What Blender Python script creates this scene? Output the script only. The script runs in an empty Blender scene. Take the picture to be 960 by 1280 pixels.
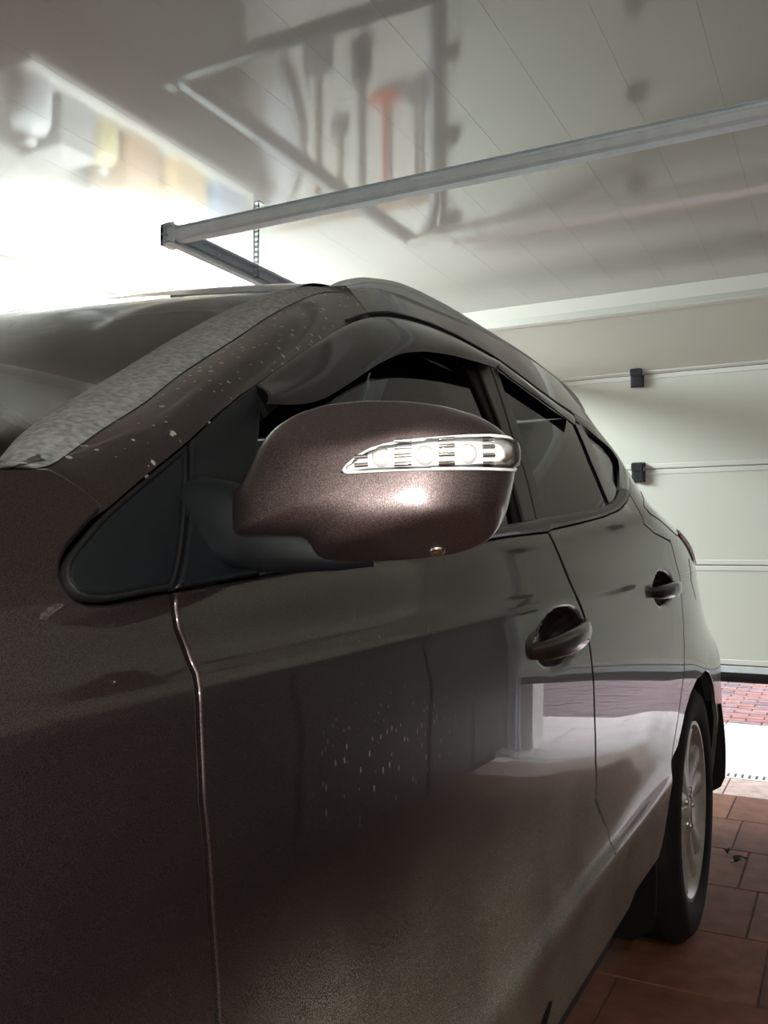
import bpy, math, random
import numpy as np
from mathutils import Vector, Matrix
from mathutils.geometry import delaunay_2d_cdt
from mathutils.bvhtree import BVHTree
SC = bpy.context.scene; COL = SC.collection
random.seed(4)
# ---------------------------------------------------------------- camera, world, lights, exposure
cd = bpy.data.cameras.new('camera'); cam = bpy.data.objects.new('camera', cd); COL.objects.link(cam)
cd.sensor_fit = 'VERTICAL'; cd.sensor_height = 24.0; cd.lens = 24.0 * 1113.0 / 1280.0
cd.clip_start = 0.02; cd.clip_end = 200
_yaw, _pit = math.radians(27.501), math.radians(2.572)
fw = Vector((-math.sin(_yaw) * math.cos(_pit), math.cos(_yaw) * math.cos(_pit), math.sin(_pit)))
rt = Vector((math.cos(_yaw), math.sin(_yaw), 0)); up = rt.cross(fw)
cam.matrix_world = Matrix(((rt.x, up.x, -fw.x, 0), (rt.y, up.y, -fw.y, 0), (rt.z, up.z, -fw.z, 1.07), (0, 0, 0, 1)))
SC.camera = cam
SC.view_settings.view_transform = 'Standard'; SC.view_settings.look = 'None'
SC.view_settings.exposure = 0.12; SC.view_settings.gamma = 1.0
SC.view_settings.use_curve_mapping = False
SC.cycles.max_bounces = 10; SC.cycles.diffuse_bounces = 5; SC.cycles.glossy_bounces = 5
SC.cycles.transparent_max_bounces = 12; SC.cycles.transmission_bounces = 8
SC.cycles.sample_clamp_indirect = 6.0; SC.cycles.use_denoising = True
SC.cycles.caustics_reflective = False; SC.cycles.caustics_refractive = False
wd = bpy.data.worlds.new('overcast_sky'); SC.world = wd; wd.use_nodes = True
wd.node_tree.nodes['Background'].inputs[0].default_value = (0.96, 0.94, 1.0, 1)
wd.node_tree.nodes['Background'].inputs[1].default_value = 3.4
LAMP_STRENGTH = 132.0          # the lit diffuser of the ceiling light on the left
def lamp(name, kind, loc, energy, color=(1, 1, 1), size=.1, size_y=None, rot=(0, 0, 0)):
    l = bpy.data.lights.new(name, kind); l.energy = energy; l.color = color
    o = bpy.data.objects.new(name, l); COL.objects.link(o); o.location = loc; o.rotation_euler = rot
    if kind == 'AREA':
        l.size = size
        if size_y: l.shape = 'RECTANGLE'; l.size_y = size_y
    else: l.shadow_soft_size = size
    return o
lamp('phone_flash', 'POINT', (.012, -.012, 1.045), 17.0, (1, .98, .94), .016)
# ---------------------------------------------------------------- measured outlines of the car (metres; side outlines are (y, z) on the body side)
D = {
  'tri': [[0.4235,1.0991],[0.4078,1.0904],[0.3954,1.0824],[0.3848,1.0757],[0.3772,1.0703],[0.3714,1.0649],[0.3685,1.0603],[0.3666,1.0559],[0.3669,1.0514],[0.3705,1.0454],[0.3784,1.0419],[0.3913,1.0408],[0.403,1.0414],[0.4162,1.0427],[0.4365,1.0446],[0.4507,1.0456],[0.4547,1.0496],[0.4589,1.0539],[0.4684,1.0646],[0.4774,1.0755],[0.4907,1.0925],[0.5041,1.1104],[0.5182,1.1324],[0.5316,1.1537],[0.501,1.1388],[0.4724,1.1242],[0.4463,1.111]],
  'sail': [[0.5331,1.1545],[0.5664,1.1723],[0.6028,1.1916],[0.6381,1.2092],[0.6798,1.2288],[0.6654,1.209],[0.6544,1.1935],[0.6339,1.1709],[0.6149,1.151],[0.5995,1.1291],[0.5818,1.1018],[0.5654,1.0762],[0.553,1.0541],[0.523,1.0516],[0.4996,1.0494],[0.478,1.0478],[0.4516,1.0456],[0.456,1.0501],[0.4602,1.0542],[0.4695,1.0646],[0.4786,1.0755],[0.4919,1.0925],[0.5054,1.1105],[0.5196,1.1325]],
  'gapF': [[0.4512,1.0456],[0.4486,1.0339],[0.4492,1.0212],[0.4543,1.008],[0.4579,0.9915],[0.4565,0.9827],[0.4573,0.9496],[0.4572,0.912],[0.4612,0.8809],[0.4646,0.8397],[0.47,0.7875],[0.4716,0.7667]],
  'gapM': [[1.2675,1.1004],[1.3141,1.0508],[1.3395,1.0224],[1.3572,0.9999],[1.3809,0.9826],[1.4008,0.9626],[1.4137,0.9301],[1.4236,0.9026],[1.4323,0.8597],[1.4334,0.8011],[1.4359,0.7372],[1.4567,0.6683],[1.4772,0.6111],[1.4731,0.5682],[1.4751,0.5429],[1.5529,0.4826],[1.5911,0.4273],[1.6048,0.3996]],
  'gapR': [[1.997,1.1992],[1.9504,1.1542],[1.949,1.1317],[2.055,1.1131],[2.2459,1.0963],[2.2769,1.0602],[2.3105,1.0052],[2.3177,0.9564],[2.3217,0.9165],[2.3196,0.8355],[2.3035,0.7684],[2.2718,0.7394],[2.2176,0.6758],[2.177,0.6314],[2.1378,0.5896]],
  'archF': [[2.1362,0.5863],[2.1111,0.5273],[2.1078,0.4826],[2.0943,0.441],[2.0755,0.4105],[2.0457,0.3927],[1.9491,0.3971],[1.8106,0.4019],[1.7047,0.402]],
  'archR': [[2.159,0.5816],[2.2239,0.6057],[2.272,0.637],[2.3148,0.6688],[2.4013,0.7037],[2.5178,0.7276]],
  'beltlowF': [[0.4512,1.0456],[0.478,1.0478],[0.5529,1.0538],[0.6331,1.0594],[0.7823,1.0692],[1.1125,1.092],[1.2675,1.1004]],
  'beltupF': [[0.5589,1.0627],[0.6396,1.0693],[0.7922,1.0811],[1.1317,1.1073],[1.2392,1.1167],[1.2916,1.1214]],
  'beltlowR': [[1.2675,1.1004],[1.2871,1.1044],[1.4349,1.1176],[1.6226,1.1355],[1.765,1.1533],[1.9091,1.181],[2.0055,1.2016]],
  'beltupR': [[1.2916,1.1214],[1.466,1.1354],[1.5726,1.1453],[1.6787,1.1558],[1.7313,1.1637],[1.7934,1.1757],[1.8575,1.1909],[1.9028,1.204]],
  'glassF': [[0.5589,1.0627],[0.6396,1.0693],[0.7922,1.0811],[1.1317,1.1073],[1.166,1.1105],[1.2248,1.1777],[1.3231,1.2773],[1.3584,1.3304],[1.3887,1.3786],[1.3981,1.4026],[1.3688,1.4231],[1.2973,1.4328],[1.1653,1.4128],[1.0264,1.3734],[0.9268,1.3362],[0.8198,1.2882],[0.7226,1.2448],[0.6764,1.2234],[0.6536,1.1934],[0.6161,1.1511],[0.5818,1.1018]],
  'glassR': [[1.2905,1.1207],[1.466,1.1354],[1.677,1.155],[1.737,1.1664],[1.808,1.2548],[1.9483,1.3583],[1.8319,1.3692],[1.7337,1.3873],[1.6654,1.408],[1.6152,1.4273],[1.5891,1.4321],[1.5074,1.3642],[1.4751,1.3407],[1.4394,1.2873],[1.3544,1.1964]],
  'glassQ': [[1.9897,1.3506],[2.0589,1.3382],[2.1665,1.3239],[2.205,1.311],[2.03,1.255],[1.9058,1.2077],[1.935,1.2667]],
  'gasketF': [[1.3907,1.3819],[1.3584,1.3304],[1.3231,1.2773],[1.2248,1.1777],[1.1619,1.1098],[1.1813,1.1115],[1.2429,1.1815],[1.3439,1.2801],[1.388,1.3367],[1.4412,1.3948]],
  'pillarF': [[1.45,1.398],[1.3926,1.3375],[1.3481,1.2807],[1.2445,1.1804],[1.1854,1.1121],[1.2392,1.1167],[1.2939,1.1717],[1.3632,1.2569],[1.4683,1.3605],[1.5218,1.4154]],
  'pillarR': [[1.5274,1.4165],[1.4733,1.3614],[1.3675,1.2574],[1.2978,1.1719],[1.2437,1.1174],[1.2916,1.1214],[1.3544,1.1964],[1.4394,1.2873],[1.4925,1.351],[1.5689,1.4231]],
  'divider': [[1.9332,1.3618],[1.808,1.2548],[1.7351,1.1655],[1.803,1.177],[1.8981,1.2037],[1.935,1.2667],[1.9861,1.352]],
  'dlo_out': [[1.963,1.3811],[2.1103,1.3766],[2.252,1.3718],[2.3276,1.3478],[2.3597,1.3274],[2.405,1.3056],[2.1974,1.2533],[2.0142,1.2039]],
  'dlo_in': [[1.93,1.3632],[2.0027,1.3552],[2.0744,1.343],[2.1872,1.3293],[2.24,1.318],[2.215,1.298],[2.0654,1.2542],[1.9057,1.2042]],
  'roofseam': [[0.6796,1.2271],[0.7272,1.2499],[0.8132,1.2892],[0.8902,1.323],[0.9831,1.3634],[1.0818,1.3994],[1.1814,1.4276],[1.2732,1.4435],[1.3658,1.4532],[1.453,1.4546],[1.5342,1.4487],[1.5919,1.446],[1.6891,1.4227],[1.7666,1.4032],[1.8707,1.3859],[1.963,1.3811]],
  'visorF_lo': [[0.6434,1.2],[0.6879,1.2052],[0.739,1.2171],[0.7858,1.2348],[0.8541,1.2616],[0.9421,1.2968],[1.0483,1.3338],[1.1491,1.3576],[1.2588,1.3744],[1.3562,1.385],[1.4669,1.3937]],
  'visorF_up': [[0.6722,1.2247],[0.7192,1.2471],[0.8041,1.2859],[0.8801,1.3192],[0.9714,1.3589],[1.0683,1.3942],[1.1659,1.4217],[1.2559,1.4371],[1.3468,1.4465],[1.4329,1.4478],[1.5133,1.442],[1.5799,1.4364]],
  'visorR_lo': [[1.5394,1.4068],[1.5759,1.3928],[1.6584,1.3743],[1.7516,1.3567],[1.836,1.3371]],
  'visorR_up': [[1.5946,1.4361],[1.6666,1.4164],[1.7418,1.3969],[1.8418,1.3793],[1.9283,1.3711]],
  'seamA': [[0.4235,1.0991],[0.4466,1.1116],[0.4727,1.1248],[0.5331,1.1551],[0.6037,1.1928],[0.6798,1.2288]],
  'handleF': [[1.1386,0.9405],[1.1666,0.9634],[1.1981,0.9818],[1.2304,0.9842],[1.3034,0.9739],[1.3766,0.9606],[1.3888,0.951],[1.3708,0.9388],[1.3323,0.9324],[1.272,0.9171],[1.2389,0.9105],[1.1983,0.9183],[1.1539,0.9305]],
  'handleR': [[1.9658,0.9843],[2.0542,1.0271],[2.2672,0.9938],[2.2746,0.9799],[2.2015,0.9693],[2.1212,0.9471]],
  'fuel': [[2.5925,1.0522],[2.7173,1.0328],[2.7778,0.9941],[2.6547,0.9341],[2.5452,0.9937]],
  'tail': [[2.6782,1.1138],[2.8152,1.0845],[2.8382,1.0506]],
  'gateseam': [[2.3493,1.2253],[2.0686,1.1737],[2.0757,1.1555],[2.1786,1.146],[2.4216,1.1118]],
  'fendtop': [[0.3878,1.1239],[0.3978,1.1197],[0.4062,1.1147],[0.4154,1.107],[0.4235,1.0991]],
  'misc': [[0.3405,1.0922],[1.2199,0.4797],[1.1481,0.4547]],
  'W': [[-0.455,0.3699,1.1185],[-0.46,0.3978,1.1306],[-0.51,0.4849,1.1643],[-0.55,0.5672,1.1965],[-0.59,0.6615,1.2418],[-0.63,0.7981,1.3099],[-0.665,0.9405,1.386],[-0.69,1.0856,1.4531]],
  'Wi': [[-0.5,0.4062,1.1318],[-0.515,0.4381,1.1542],[-0.565,0.5281,1.1952],[-0.6,0.6182,1.2381],[-0.63,0.7242,1.2942],[-0.655,0.8444,1.3563],[-0.668,0.9357,1.3999],[-0.68,1.0224,1.4339]],
  'A': [[0.4235,1.0991],[0.4727,1.1248],[0.5331,1.1551],[0.6037,1.1928],[0.6955,1.2356],[0.8132,1.2892],[0.9831,1.3634],[1.0818,1.3994]],
  'B': [[-0.46,0.3978,1.1306],[-0.505,0.4801,1.1634],[-0.54,0.5569,1.1942],[-0.575,0.6447,1.2374],[-0.61,0.7727,1.3023],[-0.635,0.8981,1.3718],[-0.647,1.0179,1.4293],[-0.6279,1.0875,1.4497]],
  'rail': [[-0.69,1.1418,1.4705],[-0.69,1.2,1.4981],[-0.69,1.2576,1.5159],[-0.69,1.3739,1.536],[-0.69,1.5715,1.5457],[-0.69,1.7806,1.5459],[-0.685,2.0,1.5414],[-0.68,2.1688,1.5297],[-0.67,2.3078,1.5132],[-0.655,2.3698,1.4872],[-0.645,2.4471,1.4646]],
  'raillow': [[-0.69,1.2205,1.5044],[-0.69,1.3181,1.5093],[-0.69,1.4925,1.5263],[-0.69,1.7555,1.5205],[-0.685,1.9616,1.5187]],
  'rim': [[-0.0872,-0.0298],[-0.0879,-0.0117],[-0.0874,0.0019],[-0.0805,0.0047],[-0.0754,0.0194],[-0.068,0.0336],[-0.0583,0.0449],[-0.0423,0.0543],[-0.0223,0.0603],[0.0032,0.0625],[0.0314,0.0618],[0.0593,0.058],[0.0814,0.051],[0.0968,0.0413],[0.1039,0.0329],[0.106,0.0229],[0.1048,0.0151],[0.1031,0.003],[0.0986,-0.0152],[0.0909,-0.029],[0.0799,-0.0367],[0.0645,-0.0414],[0.0368,-0.045],[0.0033,-0.0472],[-0.0192,-0.0461],[-0.0294,-0.045],[-0.0345,-0.031]],
  'lens': [[-0.0062,0.0091,0.0717],[-0.0024,0.0141,0.0718],[0.004,0.0195,0.0716],[0.012,0.0239,0.0713],[0.0209,0.0266,0.0709],[0.0358,0.0291,0.07],[0.053,0.0306,0.0679],[0.0703,0.032,0.0631],[0.0854,0.0333,0.0542],[0.0972,0.034,0.0379],[0.1013,0.0322,0.0281],[0.1039,0.0265,0.0226],[0.1033,0.0179,0.0286],[0.102,0.0123,0.0319],[0.0903,0.0112,0.054],[0.0702,0.0105,0.0663],[0.0506,0.01,0.0707],[0.0309,0.0095,0.0719],[0.0111,0.0087,0.072],[-0.0014,0.0081,0.0719]],
  'bulbs': [[0.0195,0.0183,0.0718],[0.0462,0.0192,0.0708],[0.0718,0.0205,0.0657],[0.0941,0.023,0.0502]],
  'puddle': [[0.052,-0.0395,0.0261]],
  'blob': [[0.0259,-0.0055,0.0717]],
}
# ---- body side surface of the car: x = S(y, z), tabulated from section control points ----
SX0 = -0.365
_Y = np.arange(-1.3, 4.0, 0.02); _Z = np.arange(0.05, 1.80, 0.005)
def _sm(a, b, x):
    t = np.clip((x - a) / (b - a), 0, 1); return t * t * (3 - 2 * t)
def _pchip(xs, ys, x):
    xs = np.asarray(xs, float); ys = np.asarray(ys, float)
    h = np.diff(xs); d = np.diff(ys) / h; m = np.zeros_like(xs)
    for i in range(1, len(xs) - 1):
        if d[i - 1] * d[i] > 0:
            w1 = 2 * h[i] + h[i - 1]; w2 = h[i] + 2 * h[i - 1]
            m[i] = (w1 + w2) / (w1 / d[i - 1] + w2 / d[i])
    m[0] = d[0]; m[-1] = d[-1]
    i = np.clip(np.searchsorted(xs, x) - 1, 0, len(xs) - 2); t = (x - xs[i]) / h[i]
    return ((2*t**3 - 3*t**2 + 1) * ys[i] + (t**3 - 2*t**2 + t) * h[i] * m[i]
            + (-2*t**3 + 3*t**2) * ys[i + 1] + (t**3 - t**2) * h[i] * m[i + 1])
def zbelt(y): return 1.045 + 0.065 * (np.clip(y, 0.2, 2.2) - 0.45)
def zcrease(y): return 0.985 + 0.020 * (np.clip(y, 0.0, 2.2) - 0.45)
def _section(y):
    zb = float(zbelt(y)); zc = float(zcrease(y))
    k = float(1 - 0.55 * _sm(0.7, 1.5, y))          # the crease softens towards the rear
    r = float(_sm(1.75, 2.35, y))                   # rear arch: flared, no hollow
    f = float(_sm(0.42, 0.10, y))                   # front fender: no rocker step
    pts = [(0.10, -0.10), (0.25, -0.050), (0.38, -0.022), (0.50, -0.006 - .010*f), (0.554, 0.005 - .016*f - .006*r),
           (0.572, -0.004 - .002*f + .002*r), (0.61, -0.009 + .002*f + .006*r), (0.66, -0.0065 + .002*f + .005*r), (0.715, -0.0012 + .0008*r), (0.765, 0.0), (0.80, -0.0004), (0.83, -0.0009), (0.87, -0.0017), (0.91, -0.0029),
           (zc - 0.014, -0.0062), (zc - .003, -0.0070 + .0008 * k), (zc + 0.012, -0.0062 * k - 0.0072), (zb, -0.0235), (zb + .03, -.0385), (zb + .06, -.056),
           (zb + .10, -.079), (zb + .20, -.143), (zb + .30, -.212), (zb + .36, -.260), (zb + .42, -.318),
           (zb + .46, -.366), (zb + .50, -.43), (zb + .54, -.52), (zb + .58, -.65), (zb + .72, -1.3)]
    p = np.array(pts); return _pchip(p[:, 0], p[:, 1], _Z)
_T = np.array([_section(y) for y in _Y]) + SX0
_kz = np.array([.25, .5, .25])
for _ in range(2): _T[:, 1:-1] = _T[:, :-2]*.25 + _T[:, 1:-1]*.5 + _T[:, 2:]*.25
_y0 = np.interp(_Z, [.3, .70, .82, .95, 1.10, 1.165, 1.20, 1.30, 1.8], [2.72, 2.66, 2.33, 2.22, 2.18, 1.70, 1.66, 1.66, 1.64])
_aa = np.interp(_Z, [.3, .75, 1.15, 1.8], [.085, .085, .103, .103])
_g = np.exp(-.5 * (np.arange(-30, 31) / 6.) ** 2); _g /= _g.sum()
_y0 = np.convolve(np.pad(_y0, 30, 'edge'), _g, 'valid'); _aa = np.convolve(np.pad(_aa, 30, 'edge'), _g, 'valid')
_w = np.clip(_Y[:, None] - _y0[None, :], 0, None)
_T -= _aa[None, :] * _w ** 2 + .05 * np.clip(_w - 1.0, 0, None) ** 2
_wf = np.clip(0.45 - _Y, 0, None)[:, None]
_T -= 0.05 * _wf ** 2 + 0.25 * np.clip(_wf - 0.75, 0, None) ** 2
def S(y, z):
    y = np.asarray(y, float); z = np.asarray(z, float)
    fy = np.clip((y - _Y[0]) / .02, 0, len(_Y) - 1.001); fz = np.clip((z - _Z[0]) / .005, 0, len(_Z) - 1.001)
    i = fy.astype(int); j = fz.astype(int); a = fy - i; b = fz - j
    return (_T[i, j]*(1-a)*(1-b) + _T[i+1, j]*a*(1-b) + _T[i, j+1]*(1-a)*b + _T[i+1, j+1]*a*b)
def SN(y, z):
    y = np.asarray(y, float); z = np.asarray(z, float)
    gy = (S(y + .015, z) - S(y - .015, z)) / .03; gz = (S(y, z + .006) - S(y, z - .006)) / .012
    n = np.stack([np.ones_like(gy), -gy, -gz], -1)
    return n / np.linalg.norm(n, axis=-1, keepdims=True)
# ---- shape of the mirror housing: rings shrinking along the axis E from a rim outline ----
ME = np.array([.38, -.925, .0]); ME /= np.linalg.norm(ME)
ML = np.array([.925, .38, .0]); ML /= np.linalg.norm(ML)
M0 = np.array([-.30, .545, 1.11]); MD = .072; MP = 3.1
def mirror_grid(rim, nr=36):
    """rim: list of (lateral, height) on the rim plane -> grid of 3D rings, front half then back lip"""
    R = np.array(rim, float)
    q = [R[0]]
    for i in range(len(R)):
        a, b = R[i], R[(i + 1) % len(R)]; n = max(1, int(np.linalg.norm(b - a) / .004))
        q += [a + (b - a) * k / n for k in range(1, n + 1)]
    R = np.array(q[:-1])
    for _ in range(2): R = .25 * np.roll(R, 1, 0) + .5 * R + .25 * np.roll(R, -1, 0)
    c = np.array([.015, .006]); rings = []
    th = np.arctan2(R[:, 1] - c[1], R[:, 0] - c[0]); rad = np.linalg.norm(R - c, axis=1)
    H = R.copy()                                     # convex version of the rim for the inner rings
    for _ in range(400):
        a, b = np.roll(H, 1, 0), np.roll(H, -1, 0); m = (a + b) / 2
        g = np.linalg.norm(m - c, axis=1) > np.linalg.norm(H - c, axis=1); H[g] = m[g]
    for back in (.034, .018):
        P = c + (R - c) * (1 - .10 * (back / .034) ** 2)
        rings.append(M0 + P[:, :1] * ML + P[:, 1:] * np.array([0, 0, 1.]) - back * ME)
    for k in range(nr):
        a = math.pi / 2 * k / (nr - .6)
        s = math.cos(a) ** (2 / MP); t = math.sin(a) ** (2 / MP)
        w = t ** 3; P = c + ((R * (1 - w) + H * w) - c) * s
        l, z = P[:, 0], P[:, 1]; e = np.full(len(P), MD * t)
        zc = np.interp(l, [-.09, -.03, .02, .0575, .08, .0955], [-.040, -.034, -.025, -.015, -.005, .008])       # lower crease of the cap
        zb_ = np.interp(l, [-.06, -.029, .0033, .0368, .0645, .08, .09, .0986], [-.050, -.049, -.049, -.047, -.044, -.040, -.033, -.020])
        zu = np.interp(l, [-.06, -.01, .04, .09], [.016, .027, .037, .039])                                       # upper edge of the face
        zt = np.interp(l, [-.068, -.042, .003, .059, .097, .104], [.037, .056, .0635, .0595, .0465, .0465])
        for pl in (MD * (1 - .80 * (zc - z) / (zc - zb_)), MD * (1 - .55 * (z - zu) / np.maximum(zt - zu, .006))):
            d = (e - pl) / .0018; e = np.where(d > 8, pl, np.where(d < -8, e, pl + .0018 * (d - np.log1p(np.exp(np.clip(d, -8, 8))))))
        e = np.maximum(e, 0)
        rings.append(M0 + P[:, :1] * ML + P[:, 1:] * np.array([0, 0, 1.]) + e[:, None] * ME)
    return np.array(rings)
# ---------------------------------------------------------------- materials
def mat(name):
    m = bpy.data.materials.new(name); m.use_nodes = True
    nt = m.node_tree; return m, nt, nt.nodes['Principled BSDF']
def simple(name, col, rough=.5, metal=0., coat=0., spec=.5, bump=None, var=None, emit=None):
    m, nt, b = mat(name)
    b.inputs['Base Color'].default_value = (*col, 1); b.inputs['Roughness'].default_value = rough
    b.inputs['Metallic'].default_value = metal; b.inputs['Coat Weight'].default_value = coat
    b.inputs['Coat Roughness'].default_value = .04; b.inputs['Specular IOR Level'].default_value = spec
    tc = nt.nodes.new('ShaderNodeTexCoord')
    if var:
        n = nt.nodes.new('ShaderNodeTexNoise'); n.inputs['Scale'].default_value = var[0]; n.inputs['Detail'].default_value = 6
        nt.links.new(tc.outputs['Object'], n.inputs['Vector'])
        r = nt.nodes.new('ShaderNodeValToRGB'); r.color_ramp.elements[0].position = .3; r.color_ramp.elements[1].position = .7
        r.color_ramp.elements[0].color = (*var[1], 1); r.color_ramp.elements[1].color = (*col, 1)
        nt.links.new(n.outputs['Fac'], r.inputs[0]); nt.links.new(r.outputs[0], b.inputs['Base Color'])
    if bump:
        n = nt.nodes.new('ShaderNodeTexNoise'); n.inputs['Scale'].default_value = bump[0]; n.inputs['Detail'].default_value = 3
        nt.links.new(tc.outputs['Object'], n.inputs['Vector'])
        u = nt.nodes.new('ShaderNodeBump'); u.inputs['Strength'].default_value = bump[1]; u.inputs['Distance'].default_value = .002
        nt.links.new(n.outputs['Fac'], u.inputs['Height']); nt.links.new(u.outputs[0], b.inputs['Normal'])
    if emit:
        b.inputs['Emission Color'].default_value = (*emit[0], 1); b.inputs['Emission Strength'].default_value = emit[1]
    return m
def N(nt, t, **kw):
    n = nt.nodes.new(t)
    for k, v in kw.items():
        if k.startswith('i_'): n.inputs[int(k[2:])].default_value = v
        else: setattr(n, k, v)
    return n
def math_(nt, op, a, b=None, clamp=False):
    n = nt.nodes.new('ShaderNodeMath'); n.operation = op; n.use_clamp = clamp
    for i, v in enumerate((a, b)):
        if v is None: continue
        if isinstance(v, (int, float)): n.inputs[i].default_value = v
        else: nt.links.new(v, n.inputs[i])
    return n.outputs[0]
def maprange(nt, v, a, b, c=0., d=1.):
    n = nt.nodes.new('ShaderNodeMapRange'); n.clamp = True; n.interpolation_type = 'SMOOTHSTEP'
    nt.links.new(v, n.inputs[0])
    for i, x in enumerate((a, b, c, d)): n.inputs[1 + i].default_value = x
    return n.outputs[0]
def paint(name, coat_r=.010, flake=.74, dust_hi=.86, dust_lo=.64, dust_max=1.0, specks=0., splash=False):
    """dark brown metallic car paint under clear coat, with road dust thickening towards the sill"""
    m, nt, b = mat(name)
    tc = nt.nodes.new('ShaderNodeTexCoord'); P = tc.outputs['Object']
    sx = nt.nodes.new('ShaderNodeSeparateXYZ'); nt.links.new(P, sx.inputs[0]); z = sx.outputs[2]; y = sx.outputs[1]
    fine = N(nt, 'ShaderNodeTexNoise'); fine.inputs['Scale'].default_value = 950; fine.inputs['Detail'].default_value = 2
    big = N(nt, 'ShaderNodeTexNoise'); big.inputs['Scale'].default_value = 5; big.inputs['Detail'].default_value = 5
    nt.links.new(P, fine.inputs['Vector']); nt.links.new(P, big.inputs['Vector'])
    zf = maprange(nt, z, dust_hi, dust_lo)
    gr = maprange(nt, fine.outputs['Fac'], .46, .62, .30, 1.25)
    bg = maprange(nt, big.outputs['Fac'], .3, .7, .55, 1.)
    yf = maprange(nt, y, .15, .75, .30, 1.)
    d = math_(nt, 'MULTIPLY', math_(nt, 'MULTIPLY', zf, gr), math_(nt, 'MULTIPLY', math_(nt, 'MULTIPLY', bg, yf), dust_max))
    d = math_(nt, 'MAXIMUM', d, math_(nt, 'MULTIPLY', maprange(nt, z, .572, .548), math_(nt, 'MULTIPLY', gr, .62)))
    if specks > 0 or splash:
        v = N(nt, 'ShaderNodeTexVoronoi'); v.inputs['Scale'].default_value = 115 if not splash else 150
        mp = N(nt, 'ShaderNodeMapping'); mp.inputs['Scale'].default_value = (1, 1, .7) if not splash else (1, 1, .5)
        nt.links.new(P, mp.inputs[0]); nt.links.new(mp.outputs[0], v.inputs['Vector'])
        sc = N(nt, 'ShaderNodeSeparateColor'); nt.links.new(v.outputs['Color'], sc.inputs[0])
        rad = math_(nt, 'MULTIPLY', math_(nt, 'POWER', sc.outputs[0], 1.6), .30 if not splash else .24)
        sp = math_(nt, 'LESS_THAN', v.outputs['Distance'], rad)
        if splash:
            reg = math_(nt, 'MULTIPLY', math_(nt, 'MULTIPLY', maprange(nt, y, .56, .66), maprange(nt, y, .92, .74)),
                        math_(nt, 'MULTIPLY', maprange(nt, z, .82, .88), maprange(nt, z, 1.03, .97)))
            sp = math_(nt, 'MULTIPLY', sp, reg); specks = .55
        d = math_(nt, 'MAXIMUM', d, math_(nt, 'MULTIPLY', sp, specks))
    fl = N(nt, 'ShaderNodeTexNoise'); fl.inputs['Scale'].default_value = 1500; fl.inputs['Detail'].default_value = 0
    nt.links.new(P, fl.inputs['Vector'])
    r = nt.nodes.new('ShaderNodeValToRGB')
    r.color_ramp.elements[0].position = .35; r.color_ramp.elements[0].color = (.028*flake, .020*flake, .020*flake, 1)
    r.color_ramp.elements[1].position = .75; r.color_ramp.elements[1].color = (.080*flake, .058*flake, .056*flake, 1)
    nt.links.new(fl.outputs['Fac'], r.inputs[0])
    mx = N(nt, 'ShaderNodeMix', data_type='RGBA'); nt.links.new(d, mx.inputs[0]); nt.links.new(r.outputs[0], mx.inputs[6])
    mx.inputs[7].default_value = (.28, .272, .222, 1)
    nt.links.new(mx.outputs[2], b.inputs['Base Color'])
    nt.links.new(maprange(nt, d, 0., .7, .78, 0.), b.inputs['Metallic'])
    nt.links.new(maprange(nt, d, 0., .7, .38, .7), b.inputs['Roughness'])
    nt.links.new(maprange(nt, d, 0., .75, 1., .25), b.inputs['Coat Weight'])
    nt.links.new(maprange(nt, d, 0., .6, coat_r, .16), b.inputs['Coat Roughness'])
    return m
def glass(name, tint, ior=1.5, rough=.0):
    m = bpy.data.materials.new(name); m.use_nodes = True; nt = m.node_tree; nt.nodes.clear()
    o = N(nt, 'ShaderNodeOutputMaterial'); t = N(nt, 'ShaderNodeBsdfTransparent'); g = N(nt, 'ShaderNodeBsdfGlossy')
    t.inputs[0].default_value = (*tint, 1); g.inputs['Roughness'].default_value = rough
    f = N(nt, 'ShaderNodeFresnel'); f.inputs[0].default_value = ior; mx = N(nt, 'ShaderNodeMixShader')
    nt.links.new(f.outputs[0], mx.inputs[0]); nt.links.new(t.outputs[0], mx.inputs[1]); nt.links.new(g.outputs[0], mx.inputs[2])
    nt.links.new(mx.outputs[0], o.inputs[0]); return m
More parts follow.
